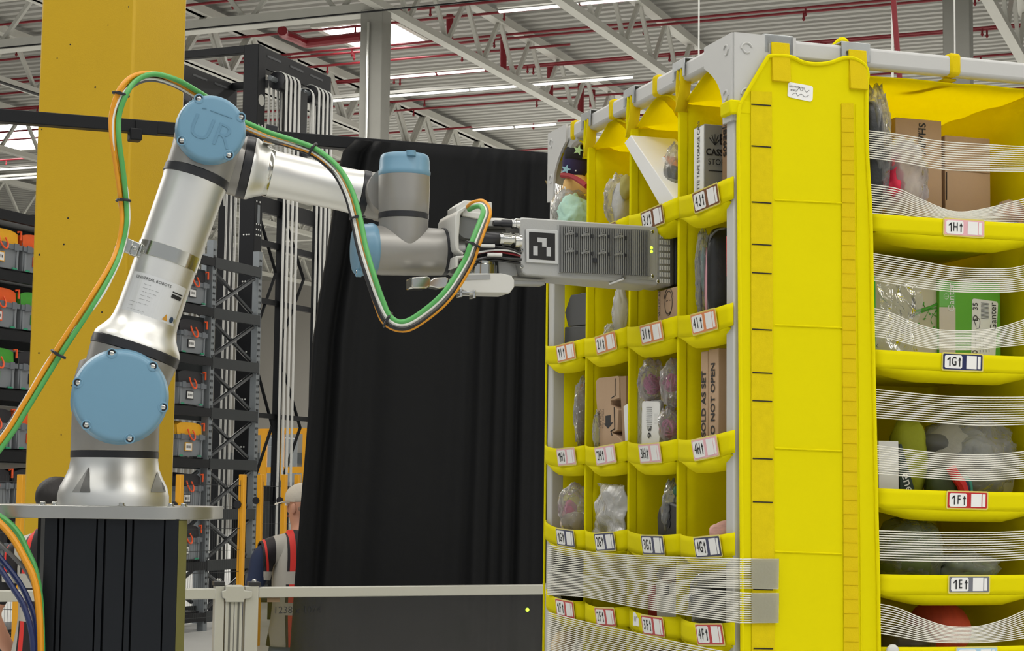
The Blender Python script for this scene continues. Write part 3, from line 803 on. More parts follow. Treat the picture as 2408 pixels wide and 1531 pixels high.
# base
k0 = (bp - CAM).dot(_fw) / F
def zr(py): return at(266, py, bp.y).z - zpt
base = build('base', MB().lathe(bp, ZU, [(129 * k0, 0), (129 * k0, zr(1166)), (124 * k0, zr(1145)), (113 * k0, zr(1124)), (104 * k0, zr(1102)), (101 * k0, zr(1080)), (101 * k0, zr(1077))], 56), M_tube, rob, smooth=50)
# triangular pockets in the base flange
BPR = [(0, 129 * k0), (zr(1166), 129 * k0), (zr(1145), 124 * k0), (zr(1124), 113 * k0), (zr(1102), 104 * k0), (zr(1080), 101 * k0)]
def onbase(px, py, o):
    q = at(px, py, bp.y - 0.11); z_ = q.z - zpt; rad = interp(BPR, z_)[0] + o
    dx = max(-rad * .985, min(rad * .985, q.x - bp.x)); return V((bp.x + dx, bp.y - sqrt(rad * rad - dx * dx), q.z))
for p0, p1, p2, dk in (((203, 1098), (212, 1157), (166, 1157), 0.55), ((352, 1102), (383, 1157), (347, 1157), 0.35)):
    m = MB(); n_ = 10
    def tri(P0, P1, P2, o, mm):
        m.use(mm); vs = []; fs = []
        for i in range(n_ + 1):
            for j in range(i + 1):
                t = i / n_; w_ = j / i if i else 0
                x = P0[0] * (1 - t) + (P1[0] * (1 - w_) + P2[0] * w_) * t; y = P0[1] * (1 - t) + (P1[1] * (1 - w_) + P2[1] * w_) * t
                vs.append(onbase(x, y, o))
        ix = lambda i, j: i * (i + 1) // 2 + j
        for i in range(n_):
            for j in range(i + 1):
                fs.append((ix(i, j), ix(i + 1, j), ix(i + 1, j + 1)))
                if j < i: fs.append((ix(i, j), ix(i + 1, j + 1), ix(i, j + 1)))
        m.add(vs, fs)
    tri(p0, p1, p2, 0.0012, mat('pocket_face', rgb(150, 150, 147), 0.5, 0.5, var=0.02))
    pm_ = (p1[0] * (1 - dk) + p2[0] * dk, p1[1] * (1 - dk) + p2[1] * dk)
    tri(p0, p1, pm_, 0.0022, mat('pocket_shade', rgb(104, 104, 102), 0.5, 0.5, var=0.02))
    build('base_pocket', m, None, base, smooth=60)
build('seal_ring', MB().lathe(bp, ZU, [(100 * k0, zr(1078)), (102 * k0, zr(1077)), (102 * k0, zr(1062)), (100 * k0, zr(1061))], 56), M_ring, rob)
build('base_housing', MB().lathe(bp, ZU, [(101 * k0, zr(1061)), (102 * k0, zr(1058)), (102 * k0, zr(960)), (99 * k0, zr(890)), (88 * k0, zr(850)), (50 * k0, zr(838))], 48), M_cast, rob, smooth=50)
def along_px(plane, a, b): return plane(*a), plane(*b)
def cap_prof(r, t=0.034): return [(r * 0.97, -0.004), (r * 1.02, 0), (r * 1.03, 0.004), (r * 1.03, 0.009), (r * 1.0, 0.013), (r * 0.985, t * 0.72), (r * 0.95, t * 0.92), (r * 0.90, t * 0.985), (r * 0.85, t), (0, t)]
def joint_cap(c, ax, r, scr, name='joint_cap', t=0.034, seg=48):
    o = build(name, MB().lathe(c, ax, cap_prof(r, t), seg), M_cap, rob, smooth=50)
    A = V(ax).normalized()
    for p in scr:                                     # screw recesses around the rim
        q = p - A * ((p - c).dot(A)); d = (q - c).normalized()
        s = c + d * (r * 0.93) + A * (t * 0.9)
        m = MB().use(M_cap).lathe(s, A, [(0.0105, -0.006), (0.0105, t * 0.12), (0.0085, t * 0.13), (0.0075, t * 0.05)], 14)
        m.use(M_ring).lathe(s, A, [(0.0075, 0.0), (0.0075, t * 0.06)], 12)
        m.use(M_steel).lathe(s, A, [(0.0045, t * 0.05), (0.0045, t * 0.10), (0.003, t * 0.12)], 10)
        build('cap_screw', m, None, o)
    return o
# shoulder: rear cap, cross housing, front cap
Ssh = PA(281, 938); S0 = rr(Ssh, 1.0)
Srear = Ssh + RA * 0.29
build('shoulder_housing', MB().lathe(Ssh - RA * 0.085, RA, [(103 * S0, 0), (104 * S0, 0.02), (102 * S0, 0.11), (99 * S0, 0.15), (99 * S0, 0.17), (100 * S0, 0.30), (97 * S0, 0.345)], 48), M_cast, rob, smooth=50)
joint_cap(Ssh - RA * 0.085, -RA, 107 * S0, [PA(px, py) for px, py in ((262, 843), (352, 873), (373, 962), (300, 1025), (208, 1000), (186, 908))], t=0.036)
joint_cap(Ssh + RA * 0.255 + V((-0.012, 0, 0.006)), RA, 100 * S0, [])
# upper arm
U0, U1 = PA(318, 825), PA(462, 415)
ud = (U1 - U0).normalized(); uL = (U1 - U0).length
build('shoulder_branch', MB().lathe(U0 - ud * (112 * S0), ud, [(98 * S0, 0), (101 * S0, 60 * S0), (104 * S0, 100 * S0)], 48), M_cast, rob, smooth=50)
build('seal_ring', MB().lathe(U0 - ud * (12 * S0), ud, [(103 * S0, 0), (106 * S0, 2 * S0), (106 * S0, 21 * S0), (104 * S0, 23 * S0)], 48), M_ring, rob)
E0 = rr(U1, 1.0)
uarm = build('upper_arm', MB().lathe(U0 + ud * (11 * S0), ud, [(105 * S0, 0), (104 * S0, 7 * S0), (99 * S0, 16 * S0), (89 * S0, 30 * S0), (81 * S0, 44 * S0), (77 * S0, 60 * S0), (75 * S0, 85 * S0), (74 * S0, 160 * S0), (74 * E0, uL - 40 * S0), (75 * E0, uL - 30 * S0), (76 * E0, uL - 22 * S0)], 56), M_tube, rob, smooth=60)
build('seal_ring', MB().lathe(U1 - ud * (12 * E0), ud, [(76 * E0, 0), (78 * E0, 2 * E0), (78 * E0, 20 * E0), (76 * E0, 22 * E0)], 48), M_ring, rob)
Sel = PA(490, 322)
build('elbow_branch', MB().lathe(U1 + ud * (9 * E0), ud, [(76 * E0, 0), (77 * E0, 40 * E0), (76 * E0, 92 * E0)], 48), M_cast, rob, smooth=50)
build('elbow_housing', MB().lathe(Sel - RA * 0.068, RA, [(77 * E0, 0), (79 * E0, 0.015), (78 * E0, 0.12), (74 * E0, 0.14), (74 * E0, 0.155), (78 * E0, 0.17), (78 * E0, 0.235), (70 * E0, 0.25)], 48), M_cast, rob, smooth=50)
ecap = joint_cap(Sel - RA * 0.068, -RA, 79 * E0, [PA(px, py) for px, py in ((463, 257), (562, 295), (530, 382), (428, 348))], t=0.030)
lx = (PA(560, 360) - PA(420, 305)).normalized(); ly = RA.cross(lx); ly = ly if ly.z > 0 else -ly
emb = MB().text('UR', PA(490, 332) - RA * 0.0985, lx, ly, 0.072, off=0.0, bold=-0.012)
emb.beam(PA(489, 281) - RA * 0.0982, PA(538, 299) - RA * 0.0982, 0.0012, 0.0012); emb.beam(PA(470, 276) - RA * 0.0982, PA(479, 277) - RA * 0.0982, 0.0012, 0.0012)
build('embossed_logo', emb, mat('cap_emboss', rgb(98, 138, 163), 0.36, var=0), ecap, solid=0.0012, smooth=0)
# band clamp on the upper arm
Bc = U0 + ud * (236 * S0)
build('band_clamp', MB().lathe(Bc - ud * (18 * S0), ud, [(74.5 * S0, 0), (76.5 * S0, 0.001), (76.5 * S0, 35 * S0), (74.5 * S0, 36 * S0)], 48), M_steel, rob, smooth=50)
cl = MB()
cq = [(334, 595), (316, 590), (300, 583), (283, 576)]
for i, (px, py) in enumerate(cq):
    cl.box(PA(px, py) - RA * 0.03, (0.016, 0.012 + 0.004 * (i % 2), 0.030), (lx, RA, ly))
cl.tube([PA(283, 577) - RA * 0.045, PA(283, 577) - RA * 0.028], 0.005, 10); cl.tube([PA(316, 590) - RA * 0.043, PA(316, 590) - RA * 0.02], 0.005, 10)
build('clamp_bracket', cl, M_steel, rob, bevel=0.002)
# rating label wrapped on the lower tube
lab = MB().use(mat('silver_label', rgb(214, 216, 217), 0.35, 0.3, var=0.02))
side = ud.cross(-RA).normalized(); side = side if side.x > 0 else -side
def onarm(ang, h, o=0.0008):
    rad = 75.4 * S0 + o
    if h < 78 * S0: rad = 77 * S0 + o + (78 * S0 - h) * 0.10
    return U0 + ud * h + (-RA * cos(ang) + side * sin(ang)) * rad
lab.grid(24, 6, lambda s, t: onarm(-0.95 + 1.95 * s, (78 + 96 * t) * S0))
lab.use(M_ink)
def wraptext(body, ang, h, size, sx=1.0):
    t = MB().text(body, (0, 0, 0), (1, 0, 0), (0, 1, 0), size, 'LEFT', 0.0, sx=sx)
    lab.add([onarm(ang + p.x / (75 * S0), h + p.y, 0.0016) for p in t.v], t.f)
wraptext('UNIVERSAL ROBOTS', -0.78, 163 * S0, 0.0085)
for i, s in enumerate(('--- ----', '------ -- ---  ----', '--- ---- --- ----', '------  --- --', '------- -- --')): wraptext(s, -0.42, (150 - 9 * i) * S0, 0.0058)
for i, s in enumerate(('-------- --, ---- ------ -', '-------')): wraptext(s, -0.72, (104 - 9 * i) * S0, 0.0052)
wraptext('---- --- ------ ------ ---', -0.70, 86 * S0, 0.0046)
for a0, a1, h0, h1 in ((0.50, 0.92, 152, 155), (0.50, 0.90, 140, 149)):
    lab.grid(6, 2, lambda s, t: onarm(a0 + (a1 - a0) * s, (h0 + (h1 - h0) * t) * S0, 0.0016))
lab.use(mat('warning_orange', rgb(196, 140, 40), 0.5, var=0)).add([onarm(a, h * S0, 0.0016) for a, h in ((0.45, 84), (0.66, 84), (0.555, 100))], [(0, 1, 2)])
lab.use(mat('mandatory_blue', rgb(40, 60, 84), 0.5, var=0)).add([onarm(0.80 + 0.085 * cos(k * pi / 5), (91 + 7.5 * sin(k * pi / 5)) * S0, 0.0016) for k in range(10)], [list(range(10))])
lab.use(mat('olive_dot', rgb(150, 146, 110), 0.5, var=0)).add([onarm(0.95 + 0.045 * cos(k * pi / 5), (91 + 5.5 * sin(k * pi / 5)) * S0, 0.0016) for k in range(10)], [list(range(10))])
build('rating_label', lab, None, uarm, smooth=0, label='silver rating label with small print and warning symbols')
# forearm
A0, A1 = PB(578, 394), PB(856, 456)
fd = (A1 - A0).normalized(); fL = (A1 - A0).length; f0 = rr(A0, 1.0)
build('forearm_branch', MB().lathe(A0 - fd * (92 * f0), fd, [(68 * f0, 0), (70 * f0, 50 * f0), (72 * f0, 84 * f0)], 48), M_cast, rob, smooth=50)
build('seal_ring', MB().lathe(A0 - fd * (12 * f0), fd, [(72 * f0, 0), (74 * f0, 2 * f0), (74 * f0, 20 * f0), (72 * f0, 22 * f0)], 48), M_ring, rob)
farm = build('forearm', MB().lathe(A0 + fd * (10 * f0), fd, [(74 * f0, 0), (73 * f0, 6 * f0), (68 * f0, 15 * f0), (61 * f0, 28 * f0), (56 * f0, 42 * f0), (54 * f0, 60 * f0), (53 * f0, 120 * f0), (52 * f0, fL - 60 * f0), (53 * f0, fL - 32 * f0), (55 * f0, fL - 22 * f0)], 56), M_tube, rob, smooth=60)
build('seal_ring', MB().lathe(A1 - fd * (11 * f0), fd, [(54 * f0, 0), (56 * f0, 2 * f0), (56 * f0, 17 * f0), (54 * f0, 19 * f0)], 48), M_ring, rob)
# band clamp on the forearm with its upright block
Fc = A0 + fd * (46 * f0)
build('band_clamp', MB().lathe(Fc - fd * (14 * f0), fd, [(58 * f0, 0), (59 * f0, 0.001), (56 * f0, 27 * f0), (55 * f0, 28 * f0)], 48), M_steel, rob, smooth=50)
fb = MB().use(M_steel)
fu = RA.cross(fd).normalized(); fu = fu if fu.z > 0 else -fu
fb.box(PB(630, 336) - RA * 0.035, (0.026, 0.03, 0.024), (fd, RA, fu)); fb.lathe(PB(632, 338) - RA * 0.05, -RA, [(0.007, 0), (0.007, 0.004), (0.004, 0.006)], 12)
fb.use(M_ring).box(PB(634, 312) - RA * 0.035, (0.026, 0.03, 0.016), (fd, RA, fu))
build('clamp_bracket', fb, None, rob, bevel=0.002)
# wrist one (axis along RA, behind the upright cylinder)
GU = 0.43
GP = Plane(pod(GU, 0, 0), -PU)                       # plane of the tool axis
W1 = PB(905, 462); w0 = rr(W1, 1.0)
build('wrist_branch', MB().lathe(A1 + fd * (7 * f0), fd, [(55 * f0, 0), (56 * f0, 20 * f0), (52 * f0, 52 * f0)], 40), M_cast, rob, smooth=50)
build('wrist_housing', MB().lathe(W1 + RA * 0.055, -RA, [(48 * w0, 0), (54 * w0, 0.01), (56 * w0, 0.06), (52 * w0, 0.075), (52 * w0, 0.085), (55 * w0, 0.092), (54 * w0, 0.14)], 40), M_cast, rob, smooth=50)
# wrist two: upright cylinder
Wt, Wb = GP(952, 414), GP(950, 600)
wv0 = rr(Wt, 1.0)
wd = ZU
hz = lambda py: (GP(951, py) - Wb).dot(ZU)
Wb2 = V((Wt.x, Wt.y, Wb.z)) - V((0.001, 0, 0))
build('wrist_cylinder', MB().lathe(Wb2, ZU, [(58 * wv0, hz(503)), (59 * wv0, hz(500)), (60 * wv0, hz(470)), (60.5 * wv0, hz(416))], 48), M_cast, rob, smooth=50)
build('seal_ring', MB().lathe(Wb2, ZU, [(58 * wv0, hz(517)), (59.5 * wv0, hz(516)), (59.5 * wv0, hz(504)), (58 * wv0, hz(503))], 48), M_ring, rob)
joint_cap(Wb2 + ZU * hz(414), ZU, 59.5 * wv0, [GP(952, 400) - PU * 0.06], t=0.046)
build('wrist_lower', MB().lathe(Wb2, ZU, [(20 * wv0, hz(618)), (46 * wv0, hz(612)), (56 * wv0, hz(590)), (58 * wv0, hz(560)), (58 * wv0, hz(517))], 48), M_cast, rob, smooth=50)
# wrist three: along the tool axis
TD = (GP(1200, 597) - GP(950, 590)).normalized()
Tc = GP(938, 590)
build('wrist_cross', MB().lathe(Tc - TD * 0.058, TD, [(56 * wv0, 0), (58 * wv0, 0.02), (57 * wv0, 0.10), (55 * wv0, (GP(1038, 592) - Tc).length + 0.058)], 48), M_cast, rob, smooth=50)
q = GP(1038, 592)
build('seal_ring', MB().lathe(q, TD, [(55 * wv0, 0), (56.5 * wv0, 0.001), (56 * wv0, 0.010), (54 * wv0, 0.012)], 40), M_ring, rob)
build('tool_flange', MB().lathe(q + TD * 0.012, TD, [(54 * wv0, 0), (54 * wv0, 0.028), (50 * wv0, 0.03)], 40), M_mill, rob)
joint_cap(Tc - TD * 0.058, -TD, 61 * wv0, [GP(895, 556) - PU * 0.05, GP(930, 660) - PU * 0.02], t=0.040)

# ------------------------------------------------------------------ gripper
GF = Plane(pod(0.372, 0, 0), -PU)
gr = root('gripper', GF(1380, 660), 'grey box gripper tool with cooling fins and square marker on the robot wrist', 'gripper')
M_gh = mat('grey_anodised', rgb(176, 177, 176), 0.42, 0.35, var=0.04, vscale=9, bump=0.05, bscale=300)
M_fin = mat('heat_sink_grey', rgb(136, 137, 136), 0.45, 0.35, var=0.04)
M_pearl = mat('light_grey_plastic', rgb(206, 206, 202), 0.35, var=0.02)
def gpr(name, pts, o0, o1, m, parent=None, **k):
    """plate traced on the gripper's front plane, from depth o0 to o1 behind it (negative = proud)"""
    P = [GF(px, py) + PU * o0 for px, py in pts]
    return build(name, MB().prism(P, PU * (o1 - o0)), m, parent or gr, **k)
house = gpr('housing', ((1221, 516), (1228, 511), (1545, 533), (1549, 538), (1549, 668), (1545, 673), (1236, 646), (1228, 640), (1222, 620)), 0, 0.115, M_gh, bevel=0.003)
gpr('face_plate', ((1310, 530), (1540, 541), (1541, 660), (1312, 642)), -0.002, 0, M_gh, house)
hs = MB()
n = 42
for i in range(n):
    x = 1318 + (1522 - 1318) * i / (n - 1)
    yt, yb = 533 + (x - 1318) * 0.055, 641 + (x - 1318) * 0.040
    xs = x - 1.5, x + 1.5
    hs.prism([GF(xs[0], yt), GF(xs[1], yt), GF(xs[1], yb), GF(xs[0], yb)], -PU * 0.011)
hs.prism([GF(px, py) for px, py in ((1314, 530), (1526, 541), (1526, 650), (1314, 640))], -PU * 0.003)
build('heat_sink', hs, M_fin, gr, smooth=0)
for cx, cy in ((1337, 549), (1374, 552), (1413, 553), (1452, 556), (1337, 590), (1374, 593), (1413, 594), (1452, 597)):
    m = MB().use(M_fin)
    c = GF(cx, cy) - PU * 0.008
    m.lathe(c, -PU, [(0.0052, 0), (0.0052, 0.007), (0.0036, 0.007), (0.0028, 0.002)], 14)
    m.beam(c - PU * 0.005, GF(cx - 13, cy + 5) - PU * 0.013, 0.004, 0.004); m.beam(c - PU * 0.005, GF(cx + 7, cy + 2) - PU * 0.013, 0.004, 0.004)
    m.use(M_ring).box(GF(cx + 14, cy + 5) - PU * 0.0115, (0.006, 0.003, 0.007), (PV, PU, ZU))
    build('standoff', m, None, gr, smooth=40)
build('sensor_chip', MB().box(GF(1394, 614) - PU * 0.0125, (0.010, 0.004, 0.010), (PV, PU, ZU)), M_ring, gr)
# square marker plate
mp_ = gpr('marker_plate', ((1235, 539), (1310, 543), (1311, 622), (1236, 617)), -0.006, 0, mat('marker_white', rgb(196, 198, 199), 0.5, 0.1, var=0.02), None, bevel=0.001)
mk = MB().use(M_ink).prism([GF(px, py) - PU * 0.006 for px, py in ((1242, 546), (1303, 550), (1303, 614), (1242, 609))], -PU * 0.0006)
mk.use(mat('marker_grey', rgb(186, 188, 190), 0.5, var=0))
def cell(x0, y0, x1, y1):
    def q(a, b): return GF(1242 + 61 * a, 546 + 63.5 * b + 4 * a) - PU * 0.0066
    mk.prism([q(x0, y0), q(x1, y0), q(x1, y1), q(x0, y1)], -PU * 0.0004)
cell(0.32, 0.19, 0.67, 0.36); cell(0.50, 0.36, 0.67, 0.52); cell(0.16, 0.52, 0.33, 0.86); cell(0.67, 0.52, 0.84, 0.86)
build('marker_print', mk, None, mp_, smooth=0)
for px, py in ((1533, 545), (1552, 537), (1533, 650), (1546, 662), (1226, 627), (1227, 588)):
    m = MB().use(M_steel).lathe(GF(px, py) - PU * 0.001, -PU, [(0.0042, 0), (0.0042, 0.002), (0.003, 0.003)], 10)
    m.use(M_ring).lathe(GF(px, py) - PU * 0.0035, -PU, [(0.0018, 0), (0.0018, 0.0006)], 6)
    build('screw', m, None, gr)
M_ledg = mat('green_led_glow', rgb(190, 255, 60), 0.3, var=0, emit=(0.62, 1.0, 0.05, 1.4))  # glow of the gripper indicators, also of the dot reflected on the pane
for py in (583, 592): build('green_glow_dot', MB().lathe(GF(1531, py) - PU * 0.002, -PU, [(0.0036, 0), (0.0036, 0.001), (0.002, 0.002)], 10), M_ledg, gr, label='lit green indicator')
# ribbed bellows end and black tip
cb = MB().use(M_pearl)
gpr('bellows_block', ((1549, 543), (1578, 546), (1578, 672), (1549, 668)), 0.004, 0.11, mat('bellows_grey', rgb(168, 168, 166), 0.4, 0.3, var=0.03))
for r_ in range(8):
    for c_ in range(6):
        x, y = 1552 + c_ * 4.2, 549 + r_ * 15.2 + c_ * 0.25
        cb.prism([GF(x, y) + PU * 0.004, GF(x + 2.2, y) + PU * 0.004, GF(x + 2.2, y + 10) + PU * 0.004, GF(x, y + 10) + PU * 0.004], -PU * 0.005)
build('bellows_rib', cb, None, gr, smooth=0, kind='stuff')
gpr('dark_collar', ((1576, 546), (1588, 548), (1588, 671), (1576, 672)), 0.002, 0.112, mat('collar_grey', rgb(84, 84, 84), 0.4, 0.3, var=0.05), bevel=0.004)
gpr('suction_tip', ((1586, 549), (1594, 553), (1602, 560), (1604, 600), (1602, 640), (1604, 672), (1586, 671)), -0.002, 0.116, M_dark, bevel=0.005)
build('cable_hook', MB().tube([GF(1432, 669) + PU * 0.0, GF(1462, 658) - PU * 0.012, GF(1466, 654) - PU * 0.008, GF(1462, 652) + PU * 0.0], 0.003, 8), M_mill, gr)
# underside rail and small plate
gpr('lower_rail', ((1180, 655), (1292, 658), (1292, 667), (1180, 664)), 0.03, 0.07, M_gh, bevel=0.001)
gpr('neck_plate', ((1180, 598), (1222, 600), (1228, 645), (1200, 650), (1182, 640)), 0.03, 0.10, M_gh, bevel=0.002)
# bracket between wrist and housing
gpr('mount_bracket', ((1062, 512), (1068, 500), (1092, 486), (1096, 490), (1074, 508), (1070, 560), (1070, 590), (1082, 598), (1080, 603), (1064, 592), (1061, 580)), -0.03, 0.11, M_pearl, bevel=0.002)
gpr('mount_bracket', ((1062, 606), (1084, 604), (1084, 610), (1069, 612), (1068, 632), (1062, 632)), -0.03, 0.11, M_pearl, bevel=0.002)
gpr('back_block', ((1066, 560), (1215, 556), (1218, 600), (1210, 646), (1090, 640), (1066, 620)), 0.05, 0.10, mat('dark_grey_block', rgb(92, 93, 94), 0.4, 0.4, var=0.05), bevel=0.003)  # block in one even dark grey
cambox = gpr('camera_box', ((1070, 486), (1088, 473), (1153, 477), (1154, 506), (1090, 502), (1070, 512)), -0.012, 0.06, M_pearl, bevel=0.002)
gpr('camera_lower', ((1082, 500), (1148, 504), (1140, 512), (1120, 518), (1092, 512), (1082, 510)), -0.018, 0.05, M_pearl, bevel=0.002)
for px in (1094, 1142): build('box_screw', MB().lathe(GF(px, 474) + PU * 0.01, ZU, [(0.004, 0), (0.004, 0.003)], 10), M_steel, cambox)
build('round_plate', MB().lathe(GF(1098, 535) - PU * 0.012, PU, [(0.026, 0), (0.028, 0.003), (0.028, 0.04)], 32), mat('plate_grey', rgb(120, 122, 120), 0.3, 0.6, var=0.05), gr)
def along_tool(name, px0, px1, py, prof, m, dep=0.02, seg=20):
    a = GF(px0, py) + PU * dep; b = GF(px1, py + (px1 - px0) * 0.02) + PU * dep
    d = b - a; L = d.length; 
    return build(name, MB().lathe(a, d, [(r, h * L) for r, h in prof], seg), m, gr, smooth=50)
along_tool('connector_body', 1126, 1170, 562, [(0.0135, 0), (0.0145, 0.05), (0.0145, 0.95), (0.013, 1)], M_ring, -0.01)
kn = MB()
a = GF(1168, 563) - PU * 0.01; d = GF(1206, 564) - PU * 0.01 - a
kn.lathe(a, d, [(0.012, 0), (0.0135, 0.002), (0.0135, d.length * 0.8), (0.0115, d.length * 0.82), (0.0115, d.length)], 20)
X = d.orthogonal().normalized(); Y = d.normalized().cross(X)
for k in range(16):
    e = X * cos(k * pi / 8) + Y * sin(k * pi / 8)
    kn.beam(a + d * 0.25 + e * 0.0138, a + d * 0.75 + e * 0.0138, 0.002, 0.002, e)
build('knurled_nut', kn, M_steel, gr, smooth=40)
along_tool('flange_nut', 1204, 1222, 568, [(0.016, 0), (0.0185, 0.1), (0.0185, 0.6), (0.015, 0.7), (0.015, 1)], M_chrome, -0.006)
along_tool('connector_body', 1160, 1204, 525, [(0.006, 0), (0.0068, 0.1), (0.0068, 0.4), (0.0085, 0.45), (0.0085, 1)], M_ring, 0.0, 14)
along_tool('flange_nut', 1202, 1220, 526, [(0.009, 0), (0.0105, 0.1), (0.0105, 0.5), (0.012, 0.55), (0.012, 1)], M_chrome, 0.0, 14)
along_tool('air_tube', 1140, 1204, 540, [(0.008, 0), (0.008, 1)], M_mill, 0.05, 14)
# pale domed cover on top
dm = GF(1185, 519) + PU * 0.065
build('dome_cover', MB().lathe(dm, ZU, [(0.062, -0.012), (0.062, 0.0), (0.054, 0.006), (0.035, 0.010), (0.0, 0.0115)], 40), M_pearl, gr, smooth=50)
# wiring loom
M_wr = mat('red_wire', rgb(150, 20, 36), 0.4, var=0)
M_wk = mat('black_wire', rgb(26, 26, 28), 0.35, var=0)
M_ww = mat('white_sleeve', rgb(214, 214, 212), 0.5, var=0)
for k, (pts, m, r) in enumerate([(((1076, 606), (1100, 590), (1140, 580), (1190, 586), (1222, 598)), M_wk, 0.0032), (((1082, 612), (1110, 600), (1150, 592), (1190, 596), (1222, 603)), M_wr, 0.0022),
        (((1080, 618), (1112, 606), (1150, 598), (1190, 602), (1222, 606)), M_wk, 0.003), (((1090, 626), (1120, 612), (1155, 606), (1190, 610), (1222, 612)), M_wk, 0.0034),
        (((1092, 636), (1124, 620), (1160, 612), (1195, 616), (1222, 620)), M_wk, 0.003), (((1086, 602), (1110, 586), (1140, 576), (1180, 580), (1222, 590)), M_wk, 0.0036),
        (((1084, 608), (1120, 596), (1160, 590), (1200, 592), (1222, 600)), M_ww, 0.0022)]):
    build('loom_wire', MB().tube([V(p) for p in catmull([GF(px, py) + PU * (-0.012 + 0.006 * (k % 3)) for px, py in pts], 5)], r, 8), m, gr)
for px, py in ((1140, 580), (1157, 601)):
    along_tool('wire_sleeve', px - 17, px + 17, py, [(0.0042, 0), (0.0042, 1)], M_ww, -0.018, 10)
# motor and pale hexagonal block below
mo = GF(1138, 646) + PU * 0.02
build('motor', MB().lathe(mo, ZU, [(0.034, -0.004), (0.034, 0.022), (0.030, 0.024), (0.030, 0.03), (0.012, 0.032)], 32), M_steel, gr, smooth=50)
def hexblk(name, pts, o0, o1, m): return gpr(name, pts, o0, o1, m, bevel=0.002)
hexblk('sensor_block', ((1068, 674), (1074, 649), (1080, 645), (1172, 645), (1196, 650), (1203, 661), (1203, 677), (1192, 692), (1096, 690), (1069, 680)), -0.02, 0.06, M_pearl)
gpr('block_label', ((1078, 650), (1146, 648), (1146, 659), (1078, 661)), -0.0215, -0.02, M_mill)
sb = MB(); sb.box(GF(1092, 690) - PU * 0.01, (0.036, 0.03, 0.005), (PV, PU, ZU)); sb.box(GF(1077, 690) - PU * 0.01, (0.006, 0.03, 0.020), (PV, PU, ZU)); sb.box(GF(1108, 694) - PU * 0.01, (0.006, 0.03, 0.018), (PV, PU, ZU))
build('foot_bracket', sb, M_chrome, gr, bevel=0.001)
gpr('sensor_pod', ((963, 654), (998, 651), (1007, 655), (1007, 674), (998, 680), (963, 680)), -0.02, 0.03, M_steel, bevel=0.003)
gpr('sensor_arm', ((1006, 664), (1018, 654), (1044, 652), (1052, 656), (1046, 676), (1030, 680), (1006, 674)), -0.012, 0.02, M_chrome, bevel=0.002)

# ------------------------------------------------------------------ cable bundle along the arm
M_cg = mat('green_cable', rgb(84, 166, 88), 0.4, var=0.02)
M_co = mat('orange_cable', rgb(222, 150, 24), 0.4, var=0.02)
M_cw = mat('white_cable', rgb(222, 222, 216), 0.4, var=0.02)
M_ck = mat('black_cable', rgb(36, 36, 38), 0.4, var=0.02)
M_cy = mat('grey_cable', rgb(104, 104, 104), 0.4, var=0.02)
path = [(-200, 1300, 3.72), (0, 1046, 3.72), (60, 955, 3.72), (135, 833, 3.72), (215, 712, 3.72), (262, 630, 3.74), (281, 578, 3.76), (292, 525, 3.76), (291, 472, 3.76), (282, 400, 3.74), (272, 330, 3.72), (271, 272, 3.72), (288, 218, 3.72),
        (318, 188, 3.74), (360, 178, 3.76), (412, 192, 3.80), (460, 220, 3.86), (505, 250, 3.92), (552, 284, 3.96), (596, 304, 3.96), (634, 320, 3.96), (692, 338, 3.93), (742, 358, 3.90), (790, 398, 3.86), (820, 450, 3.84), (838, 510, 3.82),
        (852, 580, 3.80), (872, 650, 3.78), (892, 708, 3.78), (914, 752, 3.78), (952, 764, 3.78), (1002, 735, 3.78), (1052, 688, 3.78), (1096, 618, 3.80), (1112, 578, 3.80), (1132, 528, 3.82), (1142, 500, 3.84), (1134, 482, 3.86), (1116, 482, 3.88), (1102, 490, 3.92)]
cb_ = root('cable_bundle', at(290, 472, 3.76), 'looping bundle of green, orange, white and black cables along the robot arm', 'cable')
def offs(tab, i): return interp([(float(k),) + v for k, v in tab], i)
